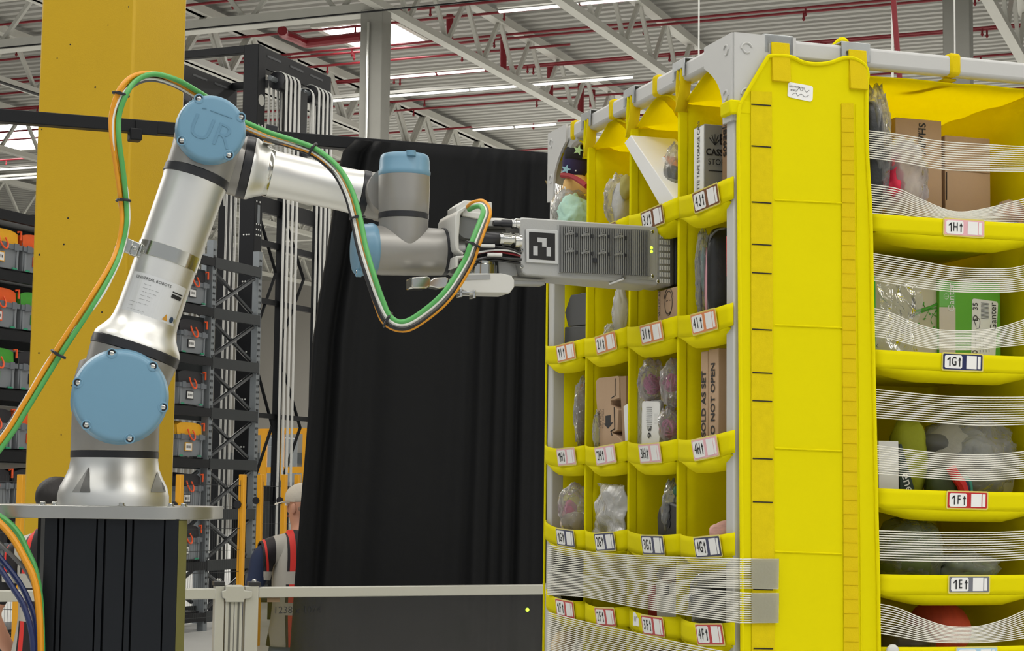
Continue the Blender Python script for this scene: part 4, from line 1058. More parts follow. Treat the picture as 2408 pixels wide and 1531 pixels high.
CABLES = [('green_cable', M_cg, 0.0056, [(0, (7, 0)), (8, (6, 0)), (12, (10, -.006)), (14, (-4, -.014)), (17, (-8, -.01)), (22, (-7, -.01)), (25, (-8, -.01)), (29, (-8, -.008)), (33, (-6, -.01)), (36, (-6, -.01)), (39, (-3, 0))]),
          ('orange_cable', M_co, 0.0052, [(0, (-4, -.002)), (4, (-8, 0)), (6, (-3, 0)), (8, (-7, 0)), (11, (-9, -.004)), (13, (-10, -.008)), (16, (4, 0)), (20, (6, 0)), (22, (5, .0)), (25, (3, .006)), (29, (12, .006)), (33, (13, .006)), (37, (8, .004)), (39, (4, .0))]),
          ('orange_cable', M_co, 0.0045, [(0, (-1, .006)), (8, (-2, .006)), (11, (-3, -.004)), (13, (-7, -.004)), (16, (2, 0)), (20, (2, .006)), (29, (2, .008)), (39, (0, .004))]),
          ('white_cable', M_cw, 0.0024, [(0, (-11, 0)), (3, (-10, .004)), (4, (12, 0)), (8, (11, 0)), (12, (4, 0)), (15, (9, -.004)), (20, (3, -.006)), (25, (5, -.004)), (29, (-1, -.010)), (34, (2, -.01)), (39, (1, -.004))]),
          ('white_cable', M_cw, 0.0022, [(0, (11, .004)), (4, (10, .004)), (8, (-11, 0)), (11, (-3, -.008)), (13, (6, -.004)), (16, (8, 0)), (20, (8, .004)), (25, (8, -.002)), (29, (1, -.008)), (39, (2, -.004))]),
          ('black_cable', M_ck, 0.0052, [(0, (-13, .004)), (3, (-6, .008)), (8, (2, .010)), (12, (0, .010)), (14, (6, .004)), (17, (8, .006)), (22, (9, .004)), (25, (10, .004)), (28, (9, .002)), (30, (8, .0)), (34, (7, .004)), (39, (4, .006))]),
          ('grey_cable', M_cy, 0.0050, [(0, (2, .010)), (8, (4, .012)), (14, (9, .008)), (20, (7, .0)), (22, (2, -.002)), (25, (9, .008)), (29, (4, .0)), (33, (4, -.004)), (39, (2, .006))])]
NP = len(path)
for nm, m, r, tab in CABLES:
    pts = []
    for i, (px, py, Y) in enumerate(path):
        a = path[max(0, i - 1)]; b = path[min(NP - 1, i + 1)]
        tx_, ty_ = b[0] - a[0], b[1] - a[1]; L = math.hypot(tx_, ty_)
        nx, ny = -ty_ / L, tx_ / L                  # right-hand side of the run
        o, dy = offs(tab, i)
        pts.append(tuple(at(px + nx * o, py + ny * o, Y + dy)))
    build(nm, MB().tube([V(p) for p in catmull(pts, 7)], r, 9), m, cb_, smooth=60)
def tie(px, py, Y, ang, w=34, m=M_ring):
    d = V((cos(radians(ang)), 0, -sin(radians(ang)))); u_ = V((sin(radians(ang)), 0, cos(radians(ang))))
    c = at(px, py, Y); mb = MB(); k = Y / F; hw = w / 2 * k
    mb.tube([c + d * (hw * cos(t * pi / 8)) + V((0, 1, 0)) * (0.014 * sin(t * pi / 8)) for t in range(17)], 0.0028, 6, caps=False)
    mb.box(c - V((0, 0.014, 0)), (0.008, 0.005, 0.006), (d, V((0, 1, 0)), u_))
    build('cable_tie', mb, m, cb_)
tie(137, 833, 3.72, 30, 36); tie(290, 472, 3.76, 0, 32); tie(284, 222, 3.72, 12, 38); tie(735, 352, 3.90, -60, 34); tie(840, 512, 3.82, -10, 34); tie(912, 752, 3.78, -60, 36); tie(1112, 575, 3.80, 22, 34)
tie(500, 243, 3.92, -60, 30)
# cables under the plate at the left
def loose(name, pts, Y, r, m, label):
    build(name, MB().tube([V(p) for p in catmull([tuple(at(px, py, Y)) for px, py in pts], 7)], r, 9), m, label=label, cat='cable')
loose('orange_cable', [(-200, 1120), (-70, 1182), (-10, 1222), (28, 1262), (56, 1310), (80, 1362), (92, 1440), (96, 1600)], 3.80, 0.0075, M_co, 'orange cable hanging under the plate beside the pedestal')
loose('green_cable', [(-200, 1116), (-70, 1178), (2, 1216), (40, 1250), (64, 1296), (84, 1345), (96, 1430), (100, 1600)], 3.83, 0.0065, M_cg, 'green cable hanging under the plate beside the pedestal')
loose('grey_cable', [(-200, 1160), (-70, 1222), (-10, 1270), (34, 1312), (66, 1350), (90, 1420), (98, 1600)], 3.81, 0.0045, M_cy, 'grey cable hanging under the plate, thinnest beside the pedestal')
loose('navy_cable', [(-200, 1200), (-70, 1262), (-6, 1330), (32, 1385), (58, 1430), (76, 1500), (80, 1600)], 3.78, 0.006, mat('navy_cable', rgb(24, 38, 84), 0.4, var=0.02), 'dark blue cable in the bottom left corner, left one')
loose('navy_cable', [(-200, 1170), (-70, 1232), (0, 1312), (40, 1362), (66, 1410), (84, 1470), (88, 1600)], 3.80, 0.006, MATS['navy_cable'], 'dark blue cable in the bottom left corner, right one')
# ------------------------------------------------------------------ curtain and its rail
CD = V((cos(radians(23)), sin(radians(23)), 0)); CN = V((sin(radians(23)), -cos(radians(23)), 0))
CPL = Plane(at(640, 340, 8.5), CN)
M_curt = mat('black_cloth', rgb(15, 16, 18), 0.85, var=0.15, vscale=3, bump=0.25, bscale=14, spec=0.25)
def cpt(px, py, off=0.0): return CPL(px, py, off)
cr_ = root('curtain_rail', cpt(-80, 270), 'long black square rail carrying the curtain, crossing behind the robot elbow', 'rail')
a, b = cpt(-90, 266), cpt(1430, 386)
build('beam', MB().beam(a, b, 0.06, 0.058), M_black, cr_, bevel=0.004)
for px, py in ((-90, 266), (1430, 386)):
    p = cpt(px, py); build('post', MB().box((p.x, p.y, p.z / 2), (0.06, 0.06, p.z)), M_black, cr_, bevel=0.004)
build('hanger', MB().box(cpt(317, 318, 0.012), (0.055, 0.07, 0.055), (CD, CN, ZU)), M_black, cr_, bevel=0.006)
build('splice_plate', MB().box(cpt(345, 300, 0.034), (0.10, 0.006, 0.064), (CD, CN, ZU)), M_black, cr_, bevel=0.002)
ledge = [(328.0, 832.0), (332, 815.0), (380, 800.0), (440, 790), (500, 782), (600, 768), (700, 750), (800, 736), (900, 730), (1000, 723), (1100, 715), (1200, 706), (1370, 693), (1531, 682), (1760, 668)]
def curtain(s, t):
    py0 = 327 + 0.0 * t
    y = 327 + (1750 - 327) * t
    xl = interp(ledge, y)[0]; xr = 1420
    px = xl + (xr - xl) * s
    top = 327 + max(0, px - 815) * 0.0735
    y = top + (1750 - top) * t
    w = s * 9.0 + 0.8 * sin(3.1 * s * 3)
    f = 0.030 * sin(2 * pi * w * 0.72) + 0.020 * sin(2 * pi * w * 1.31 + 1.0 + t * 0.8) + 0.014 * noise.noise(V((s * 9, t * 2.2, 3.0)))
    f *= 0.6 * (0.35 + 0.65 * min(1, t * 4))
    # turned back free edge at the left with a long slanting crease
    e = max(0, 1 - s * 7)
    f += 0.05 * e * sin(2 * pi * (s * 9 + 0.35 * t)) + 0.03 * math.exp(-((s - 0.10 + 0.05 * t) / 0.018) ** 2) * (1 - t * 0.5)
    f += 0.02 * math.exp(-((s - 0.50 + 0.02 * sin(t * 3)) / 0.02) ** 2) * max(0, 1 - t * 3.0) + 0.02 * math.exp(-((s - 0.72) / 0.025) ** 2)
    return cpt(px, y, 0.085 + f)
cu = build('curtain', MB().grid(190, 50, curtain), M_curt, solid=0.003, smooth=80, label='tall black cloth curtain hanging in folds behind the robot wrist', cat='curtain')

# ------------------------------------------------------------------ aluminium railing
RD = V((cos(radians(21)), sin(radians(21)), 0)); RN = V((sin(radians(21)), -cos(radians(21)), 0))
RP = Plane(at(600, 1392, 7.9), RN)
M_rail = mat('rail_aluminium', rgb(176, 175, 166), 0.45, 0.25, var=0.03)
M_railp = mat('rail_aluminium_slot', rgb(96, 96, 92), 0.5, 0.3, var=0.03)
M_tint = bpy.data.materials.new('tinted_pane'); M_tint.use_nodes = True
nt = M_tint.node_tree
for n in list(nt.nodes):
    if n.type == 'BSDF_PRINCIPLED': nt.nodes.remove(n)
tr = nt.nodes.new('ShaderNodeBsdfTransparent'); tr.inputs[0].default_value = (0.66, 0.65, 0.63, 1)
gl = nt.nodes.new('ShaderNodeBsdfGlossy'); gl.inputs['Roughness'].default_value = 0.12; gl.inputs[0].default_value = (1, 1, 1, 1)
fr = nt.nodes.new('ShaderNodeFresnel'); fr.inputs[0].default_value = 1.45
wv = nt.nodes.new('ShaderNodeTexNoise'); wv.inputs['Scale'].default_value = 1.5
bp_ = nt.nodes.new('ShaderNodeBump'); bp_.inputs['Strength'].default_value = 0.05
nt.links.new(wv.outputs['Fac'], bp_.inputs['Height']); nt.links.new(bp_.outputs['Normal'], gl.inputs['Normal'])
mx = nt.nodes.new('ShaderNodeMixShader')
nt.links.new(fr.outputs[0], mx.inputs[0]); nt.links.new(tr.outputs[0], mx.inputs[1]); nt.links.new(gl.outputs[0], mx.inputs[2])
nt.links.new(mx.outputs[0], nt.nodes['Material Output'].inputs['Surface'])
def rpt(px, py, off=0.0): return RP(px, py, off)
def stile(px0, px1, ytop, w=None, z0=0.0, d=0.045, m=None, parent=None, name='post', slots=True):
    a, b = rpt(px0, ytop), rpt(px1, ytop); c = (a + b) / 2; L = (b - a).length; z1 = c.z
    o = build(name, MB().box((c.x, c.y, (z0 + z1) / 2), (L, d, z1 - z0), (RD, RN, ZU)), m or M_rail, parent, bevel=0.003)
    if slots:
        build('slot', MB().box(V((c.x, c.y, (z0 + z1) / 2 - 0.01)) + RN * (d / 2), (0.008, 0.003, z1 - z0 - 0.04), (RD, RN, ZU)), M_railp, o)
    return o
gt = root('safety_barrier', V((rpt(590, 1400).x, rpt(590, 1400).y, 0)), 'waist-high aluminium barrier panel with dark tinted pane in front of the curtain', 'barrier')
a, b = rpt(606, 1393), rpt(1284, 1386)
rl = build('top_rail', MB().beam(a, b, 0.045, 0.044), M_rail, gt, bevel=0.004)
stile(575, 606, 1378, parent=gt, slots=False); stile(1279, 1293, 1372, parent=gt, slots=False)
bz = 0.12
build('bottom_rail', MB().beam(V((a.x, a.y, bz)), V((b.x, b.y, bz)), 0.045, 0.044), M_rail, gt, bevel=0.004)
a2, b2 = rpt(607, 1404), rpt(1279, 1397)
z1 = min(a2.z, b2.z)
pane = build('tinted_pane', MB().hexa([V((a2.x, a2.y, bz + .02)), V((b2.x, b2.y, bz + .02)), V((b2.x, b2.y, b2.z)), V((a2.x, a2.y, a2.z))] + [p - RN * 0.006 for p in (V((a2.x, a2.y, bz + .02)), V((b2.x, b2.y, bz + .02)), V((b2.x, b2.y, b2.z)), V((a2.x, a2.y, a2.z)))]), M_tint, gt, smooth=0)
build('pane_note', MB().text('1238 x 1074', rpt(700, 1435, 0.002), RD, ZU, 0.042, off=0.001, bold=-0.01), mat('marker_pen', rgb(16, 16, 18), 0.6, var=0), pane, smooth=0, label='dark handwritten numbers on the pane')
build('green_glow_dot', MB().lathe(rpt(1240, 1434, 0.002), RN, [(0.0085, 0), (0.0085, 0.002), (0.006, 0.004)], 14), M_ledg, pane, label='small glowing dot standing for a green reflection')  # glowing dot put on the pane as a reflection of indicators
build('hinge_cap', MB().box(rpt(597, 1373, 0.0), (0.05, 0.05, 0.018), (RD, RN, ZU)), M_ring, gt, bevel=0.003)
build('hinge_bolt', MB().lathe(rpt(598, 1369, 0), ZU, [(0.010, 0), (0.010, 0.008), (0.006, 0.012)], 10), M_steel, gt)
build('label_tape', MB().box(rpt(643, 1411, 0.003), (0.055, 0.001, 0.018), (RD, RN, ZU)), mat('brown_tape', rgb(128, 104, 78), 0.5, var=0.1), gt)
gm = root('barrier_post', V((rpt(549, 1400).x, rpt(549, 1400).y, 0)), 'aluminium double-profile barrier post with clamp between the two barrier panels', 'post')
stile(529, 549, 1376, parent=gm); stile(550, 569, 1376, parent=gm)
cp_ = [(520, 1390), (529, 1388), (529, 1378), (572, 1378), (574, 1388), (592, 1390), (592, 1404), (584, 1408), (574, 1408), (572, 1416), (530, 1416), (528, 1408), (522, 1406)]
build('clamp', MB().prism([rpt(px, py, 0.026) for px, py in cp_], RN * 0.012), M_rail, gm, bevel=0.003)
gl_ = root('safety_barrier', V((rpt(470, 1400).x, rpt(470, 1400).y, 0)), 'open aluminium barrier panel left of the barrier post, behind the pedestal', 'barrier')
a, b = rpt(-120, 1403), rpt(505, 1396)
build('top_rail', MB().beam(a, b, 0.045, 0.045), M_rail, gl_, bevel=0.004)
build('bottom_rail', MB().beam(V((a.x, a.y, bz)), V((b.x, b.y, bz)), 0.045, 0.044), M_rail, gl_, bevel=0.004)
stile(504, 526, 1378, parent=gl_, slots=False); stile(-130, -112, 1390, parent=gl_, slots=False)
build('hinge_cap', MB().box(rpt(514, 1372, 0.0), (0.045, 0.05, 0.018), (RD, RN, ZU)), M_ring, gl_, bevel=0.003)
build('hinge_bolt', MB().lathe(rpt(515, 1367, 0), ZU, [(0.010, 0), (0.010, 0.008), (0.006, 0.012)], 10), M_steel, gl_)

# ------------------------------------------------------------------ storage rack with crates (far behind)
U1 = at(490, 900, 22.0); U1 = V((U1.x, U1.y, 0))
def rk(s, n, z): return U1 + HT * s + HR * n + ZU * z
LV = [4.45, 3.845, 3.25, 2.645, 2.04, 1.44, 0.84, 0.24]
M_brace = mat('brace_tube', rgb(98, 100, 102), 0.28, 0.9, var=0.05)
rack = root('storage_rack', rk(0, -0.3, 0), 'tall dark steel storage rack with perforated grey uprights and crossed braces', 'rack', None, -BY)
RAX = (HT, HR, ZU)
first = None
def holes(o, s, n, z1):
    m = MB(); z = 0.1
    while z < z1 - 0.05:
        for ds in (-0.016, 0.016): m.box(rk(s + ds, n + 0.046, z), (0.010, 0.004, 0.026), RAX)
        z += 0.075
    build('slot_holes', m, M_dark, o, kind='stuff', smooth=0)
for s in (-7.3, -2.3, 0.0, 1.08):
    for n in (0.0, -0.75):
        o = build('upright', MB().box(rk(s, n, 2.32), (0.085, 0.085, 4.64), RAX), M_galv, rack)
        if n == 0.0 and s > -1: holes(o, s, n, 4.64)
for z in LV:
    build('rack_beam', MB().box(rk(0.54, 0.03, z - 0.075), (1.10, 0.05, 0.125), RAX), M_dsteel, rack)
    build('rack_beam', MB().box(rk(-3.65, 0.03, z - 0.075), (7.3, 0.05, 0.10), RAX), M_black, rack)
    build('rack_beam', MB().box(rk(-3.1, -0.76, z - 0.075), (8.4, 0.05, 0.10), RAX), M_dsteel, rack)
    build('shelf_tray', MB().box(rk(-3.65, -0.37, z - 0.02), (7.25, 0.70, 0.03), RAX), M_dark, rack)
for i in range(len(LV) - 1):
    z1, z0 = LV[i] - 0.16, LV[i + 1] + 0.02
    for n in (0.0, -0.75):
        mm = M_brace if n == 0 else M_galvd
        build('cross_brace', MB().tube([rk(0.08, n, z0), rk(1.0, n, z1)], 0.026, 8), mm, rack)
        build('cross_brace', MB().tube([rk(0.08, n - 0.03, z1), rk(1.0, n - 0.03, z0)], 0.026, 8), mm, rack)
    build('cross_brace', MB().tube([rk(-0.05, -0.74, z0), rk(-0.9, -0.74, z1)], 0.022, 6), M_galvd, rack)
    build('cross_brace', MB().tube([rk(-0.9, -0.72, z0), rk(-0.05, -0.72, z1)], 0.022, 6), M_galvd, rack)
for z in (4.2, 3.35, 2.5, 1.7):
    build('hazard_strip', MB().box(rk(0.10, -0.72, z), (0.3, 0.02, 0.05), RAX), mat('hazard_yellow', rgb(222, 190, 40), 0.5, var=0), rack)
M_cr = mat('grey_crate', rgb(128, 133, 138), 0.5, var=0.04)
M_crd = mat('crate_rim', rgb(104, 110, 116), 0.5, var=0.04)
M_teal = mat('teal_clip', rgb(36, 150, 110), 0.5, var=0)
POUCH = {'yellow': (240, 176, 20), 'orange': (238, 96, 28), 'green': (70, 160, 50), 'black': (38, 38, 42)}
M_hand = mat('orange_strap', rgb(240, 92, 40), 0.5, var=0.03)
crm = {}
def crate(s, z, pouch, label, edge=None):
    c = rk(s, 0, z); r = root('crate', c + HR * -0.22, label, 'crate', 'crates on the storage rack', -BY)
    w, d, h = 0.56, 0.42, 0.25
    body = MB().use(M_cr).hexa([c + HT * x + HR * y + ZU * zz for x, y, zz in ((-w / 2 + .02, 0.0, 0.005), (w / 2 - .02, 0.0, 0.005), (w / 2, 0.012, h), (-w / 2, 0.012, h), (-w / 2 + .02, -d, 0.005), (w / 2 - .02, -d, 0.005), (w / 2, -d, h), (-w / 2, -d, h))])
    for x in (-w / 2 + 0.04, w / 2 - 0.04): body.box(c + HT * x + HR * 0.012 + ZU * 0.10, (0.03, 0.014, 0.19), RAX)
    build('body', body, None, r, smooth=0, bevel=0.004)
    rim = MB(); rim.box(c + HR * 0.012 + ZU * (h - 0.02), (w + 0.03, 0.04, 0.05), RAX); rim.box(c + HR * (-d) + ZU * (h - 0.02), (w + 0.03, 0.03, 0.05), RAX)
    for x in (-w / 2, w / 2): rim.box(c + HT * x + HR * (-d / 2) + ZU * (h - 0.02), (0.03, d, 0.05), RAX)
    for x in (-0.2, 0.0, 0.2): rim.box(c + HT * x + HR * 0.034 + ZU * (h - 0.02), (0.07, 0.01, 0.07), RAX)
    build('rim', rim, M_crd, r, smooth=0)
    pm_ = mat('pouch_' + pouch, rgb(POUCH[pouch]), 0.7, var=0.12, vscale=14)
    ww = w - 0.03
    def top(a, b): return c + HT * (-ww / 2 + ww * a) + HR * (-0.01 - (d - 0.04) * b) + ZU * (h + 0.15 + 0.02 * sin(7 * a + s * 3) * sin(3 * b) - 0.03 * (2 * a - 1) ** 4)
    pm2 = MB().grid(9, 6, top)
    pm2.grid(9, 2, lambda a, b: top(a, 0).lerp(c + HT * (-ww / 2 + ww * a) + HR * 0.0 + ZU * (h - 0.02), b))
    for e in (0, 1): pm2.grid(6, 2, lambda a, b, e=e: top(e, a).lerp(c + HT * (-ww / 2 + ww * e) + HR * (-0.01 - (d - 0.04) * a) + ZU * (h - 0.02), b))
    build('fabric_lid', pm2, pm_, r, smooth=50)
    hp_ = [c + HT * (x) + HR * (0.02 + y) + ZU * zz for x, y, zz in ((-0.07, 0.0, h + 0.07), (-0.075, 0.03, h + 0.0), (-0.04, 0.045, h - 0.05), (0.01, 0.045, h - 0.05), (0.04, 0.03, h + 0.0), (0.035, 0.0, h + 0.06))]
    build('handle', MB().tube([V(p) for p in catmull(hp_, 4)], 0.010, 6), M_hand, r)
    build('handle', MB().tube([c + HT * (w / 2 - 0.04) + HR * 0.01 + ZU * (h + 0.14), c + HT * (w / 2 + 0.0) + HR * 0.02 + ZU * (h + 0.15), c + HT * (w / 2 + 0.0) + HR * 0.02 + ZU * (h + 0.06)], 0.012, 6), M_hand, r)
    l = MB().use(mat('frame_' + (edge or pouch), rgb(POUCH[edge or pouch]), 0.5, var=0)).box(c + HT * -0.04 + HR * 0.013 + ZU * 0.115, (0.15, 0.008, 0.10), RAX)
    l.use(M_paper).box(c + HT * -0.04 + HR * 0.017 + ZU * 0.115, (0.125, 0.006, 0.08), RAX)
    l.use(M_ink)
    for k in range(5): l.box(c + HT * (-0.085 + 0.02 * k) + HR * 0.021 + ZU * 0.115, (0.010, 0.001, 0.03), RAX)
    build('card_holder', l, None, r, smooth=0)
    for x in (-0.2, 0.2): build('clip', MB().box(c + HT * x + HR * 0.016 + ZU * 0.012, (0.07, 0.01, 0.018), RAX), M_teal, r)
ordn = ['top shelf', 'second shelf', 'third shelf', 'fourth shelf', 'fifth shelf', 'sixth shelf']
Lc = ['yellow', 'orange', 'green', 'black', 'black', 'black']; Lc2 = ['orange', 'green', 'black', 'orange', 'black', 'black']; Rc = ['black', 'black', 'black', 'yellow', 'black', 'black']
for k in range(6):
    z = LV[k + 1] + 0.0
    crate(-3.95, z, Lc[k], 'grey crate with %s fabric lid at the left picture edge, %s' % (Lc[k], ordn[k]), {3: 'black'}.get(k))
    crate(-3.34, z, Lc2[k], 'grey crate with %s fabric lid half hidden by the yellow column\'s left edge, %s' % (Lc2[k], ordn[k]))
    crate(-0.38, z, Rc[k], 'grey crate with %s fabric lid between robot arm and rack upright, %s' % (Rc[k], ordn[k]))

# ------------------------------------------------------------------ black lift tower with white belts
TA = at(588, 600, 23.4); TA = V((TA.x, TA.y, 0))
def tw(s, n, z): return TA + HT * s + HR * n + ZU * z
ztop = at(592, 108, 23.4).z
tower = root('lift_tower', tw(0, 0, 0), 'tall black lift tower with white belts running over pulleys', 'lift', None, -BY)
for s, n, ws, wn in ((0, 0, 0.20, 0.22), (1.85, 0, 0.20, 0.14), (0, -1.5, 0.2, 0.2), (1.85, -1.5, 0.2, 0.14)):
    build('tower_post', MB().box(tw(s, n, ztop / 2), (ws, wn, ztop), RAX), M_black, tower, bevel=0.01)
for n in (0.0, -1.5):
    build('top_beam', MB().box(tw(0.92, n, ztop - 0.14), (2.0, 0.16, 0.28), RAX), M_black, tower, bevel=0.008)
    for s in (0.35, 0.95, 1.5): build('beam_slot', MB().box(tw(s, n + 0.082, ztop - 0.10), (0.36, 0.004, 0.03), RAX), M_galvd, tower)
for s in (0.0, 1.85):
    build('top_beam', MB().box(tw(s, -0.75, ztop - 0.04), (0.10, 1.5, 0.10), RAX), M_black, tower, bevel=0.005)
pa = MB()
for k in range(7):
    for ds in (-0.045, 0.035): pa.lathe(tw(ds - 0.01, 0.111, ztop - 1.05 - 0.165 * k), HR, [(0.013, 0), (0.013, 0.004), (0.006, 0.008)], 6)
for z0 in (2.2, 2.8, 3.4, 4.3, 4.9):
    for k in range(3):
        for ds in (-0.05, 0.0, 0.05): pa.lathe(tw(ds, 0.111, z0 + 0.07 * k), HR, [(0.012, 0), (0.012, 0.004), (0.006, 0.008)], 6)
        pa.lathe(tw(-0.101, -0.04 + 0.04 * k, z0), -HT, [(0.012, 0), (0.012, 0.004), (0.006, 0.008)], 6)
build('bolt_heads', pa, M_white, tower, kind='stuff')
build('oval_opening', MB().lathe(tw(0.0, 0.111, ztop - 0.72), HR, [(0.075, 0), (0.075, 0.003)], 20), M_steelw, tower)
build('oval_opening', MB().box(tw(0.0, 0.111, ztop - 2.2), (0.06, 0.005, 0.24), RAX), M_galv, tower, bevel=0.02)
M_belt = mat('white_belt', rgb(232, 232, 228), 0.5, var=0.02)
def belt(s, n, zt, zb, w=0.055, rad=0.13, back=True):
    m = MB(); P = [(n + rad, zb)]
    P += [(n + rad * cos(t * pi / 10), zt + rad * sin(t * pi / 10)) for t in range(11)]
    P += [(n - rad, zb if back else zt - 1.2)]
    vs = []; 
    for a_, z_ in P: vs += [tw(s - w / 2, a_, z_), tw(s + w / 2, a_, z_)]
    m.add(vs, [(2 * i, 2 * i + 1, 2 * i + 3, 2 * i + 2) for i in range(len(P) - 1)])
    build('belt', m, M_belt, tower, solid=0.006, smooth=40)
zp = at(640, 196, 23.6).z
for g, (n, ss, zt, zb) in enumerate(((0.16, (0.33, 0.443, 0.556, 0.669), at(640, 178, 23.9).z - 0.13, 0.9), (0.16, (1.21, 1.33, 1.45, 1.57), at(728, 213, 24.8).z - 0.13, 0.9), (-1.2, (0.25, 0.37, 0.49, 0.61), zp - 0.15, 0.6), (-1.2, (1.15, 1.27, 1.39, 1.51), zp - 0.15, 0.6))):
    for s in ss: belt(s, n, zt, zb, 0.055 if n > 0 else 0.045, 0.13, n < 0 and s < 1)
    build('pulley', MB().lathe(tw(ss[0] - 0.06, n, zt), HT, [(0.05, 0), (0.12, 0.01), (0.12, ss[-1] - ss[0] + 0.11), (0.05, ss[-1] - ss[0] + 0.12)], 20), M_ring, tower)
    build('axle', MB().tube([tw(ss[0] - 0.22, n, zt), tw(ss[-1] + 0.25, n, zt)], 0.035, 8), M_galv, tower)
belt(0.98, 0.20, zp - 0.05, zp - 0.9, back=False)
build('drive_box', MB().box(tw(0.85, 0.10, zp - 0.35), (0.34, 0.25, 0.75), RAX), M_dark, tower, bevel=0.02)
build('drive_motor', MB().lathe(tw(0.88, 0.18, zp - 0.75), HR, [(0.14, 0), (0.14, 0.10), (0.09, 0.16)], 16), M_ring, tower)
build('mid_post', MB().box(tw(0.78, 0.0, (ztop - 1.6) / 2), (0.07, 0.10, ztop - 1.6), RAX), M_black, tower)
for z, h in ((5.35, 0.2), (4.85, 0.08), (4.1, 0.07), (2.62, 0.06), (1.62, 0.2), (0.5, 0.1)):
    build('cross_beam', MB().box(tw(0.92, -0.02, z), (1.75, 0.06, h), RAX), M_black, tower)
zz = [0.6, 1.5, 2.5, 3.5, 4.5, 5.4]
for i in range(len(zz) - 1):
    s0, s1 = (0.8, 1.45) if i % 2 else (1.45, 0.8)
    build('cross_brace', MB().tube([tw(s0, -0.02, zz[i]), tw(s1, -0.02, zz[i + 1])], 0.022, 6), M_black, tower)
    build('cross_brace', MB().tube([tw(0.1 if i % 2 else 0.7, -0.02, zz[i]), tw(0.7 if i % 2 else 0.1, -0.02, zz[i + 1])], 0.022, 6), M_black, tower)

# yellow guard rails farther back and pallet-grey boxes
M_gy = mat('guard_yellow', rgb(226, 160, 22), 0.45, var=0.05)
ygr = root('guard_rail', at(640, 1200, 30), 'yellow guard rail standing far behind the white belts', 'rail')
build('rail_bar', MB().beam(at(600, 1016, 30), at(790, 1012, 30), 0.08, 0.10), M_gy, ygr)
build('rail_bar', MB().beam(at(600, 1106, 30), at(790, 1104, 30), 0.08, 0.10), M_gy, ygr)
for px in (622, 662, 720):
    p = at(px, 1012, 30); build('post', MB().box((p.x, p.y, p.z / 2), (0.1, 0.1, p.z)), M_gy, ygr)
for px, y0, y1, Y, m, lab in ((655, 1030, 1100, 33, M_galv, 'pale grey container standing behind the far yellow guard rail'), (690, 1150, 1260, 27, M_black, 'dark machine cabinet low behind the white belts'), (640, 1160, 1250, 28, M_dsteel, 'dark grey cabinet low behind the yellow fence post')):
    a, b = at(px - 34, y1, Y), at(px + 34, y0, Y)
    zt_ = b.z
    r = root('cabinet', V(((a.x + b.x) / 2, Y, 0)), lab, 'cabinet')
    build('body', MB().box(((a.x + b.x) / 2, Y, zt_ / 2), (b.x - a.x, 0.5, zt_), (HR, HT, ZU)), m, r, bevel=0.02)
    build('door', MB().box(V(((a.x + b.x) / 2, Y, zt_ / 2)) - HT * 0.255, ((b.x - a.x) * 0.86, 0.02, zt_ * 0.88), (HR, HT, ZU)), m, r, bevel=0.01)
# guard fence: yellow posts and dark wire mesh
fence = root('guard_fence', at(570, 1500, 17.2) * 1.0, 'yellow-posted wire mesh guard fence in front of the storage rack', 'fence')
fence.location.z = 0; WM[fence] = Matrix.Translation(fence.location)
M_wire = mat('mesh_wire', rgb(48, 50, 52), 0.5, var=0)
fp = []
for px, Y in ((50, 14.6), (422, 16.6), (570, 17.4), (612, 20.0), (668, 20.0), (699, 20.3)):
    p = at(px, 1160, Y); fp.append(V((p.x, p.y, 0)))
    zt_ = at(px, 1116, Y).z
    o = build('post', MB().box((p.x, p.y, zt_ / 2), (0.055, 0.055, zt_), (HR, HT, ZU)), M_gy, fence, bevel=0.004)
    for z in (zt_ - 0.28, zt_ - 1.55):
        build('mesh_clamp', MB().lathe(V((p.x, p.y, z)) - HT * 0.045 - HR * 0.03, HT, [(0.04, 0), (0.04, 0.06)], 10), M_ring, o)
def mesh_panel(a, b):
    m = MB(); L = (b - a).length; d = (b - a) / L; n = int(L / 0.03)
    for i in range(n + 1):
        c = a + d * (L * i / n); m.box(c + ZU * 1.12, (0.0018, 0.0018, 1.26), (d, d.cross(ZU), ZU))
    for k in range(7): m.beam(a + ZU * (0.5 + 0.2 * k), b + ZU * (0.5 + 0.2 * k), 0.004, 0.005)
    build('wire_mesh', m, M_wire, fence, kind='stuff', smooth=0)
mesh_panel(fp[0] - HR * 3.0, fp[0]); mesh_panel(fp[1], fp[2]); mesh_panel(fp[3], fp[4]); mesh_panel(fp[4], fp[5])
# perforated beacon post near the rack foot
# ------------------------------------------------------------------ people
M_skin = mat('skin', rgb(206, 150, 124), 0.55, var=0.04, vscale=6)
M_navy = mat('navy_shirt', rgb(36, 48, 78), 0.8, var=0.1, bump=0.2, bscale=20)
M_tee = mat('black_shirt', rgb(28, 28, 32), 0.8, var=0.1, bump=0.2, bscale=20)
M_jean = mat('blue_grey_trousers', rgb(104, 124, 152), 0.8, var=0.08, bump=0.15, bscale=30)
M_trs = mat('dark_trousers', rgb(38, 40, 48), 0.8, var=0.08)
M_shoe = mat('dark_shoe', rgb(30, 28, 28), 0.6, var=0.05)
M_vred = mat('vest_red', rgb(226, 46, 44), 0.6, var=0.04)
M_vblk = mat('vest_black', rgb(30, 24, 28), 0.7, var=0.06)
M_vref = mat('vest_reflective', rgb(196, 194, 188), 0.35, 0.2, var=0.05, bump=0.2, bscale=10)
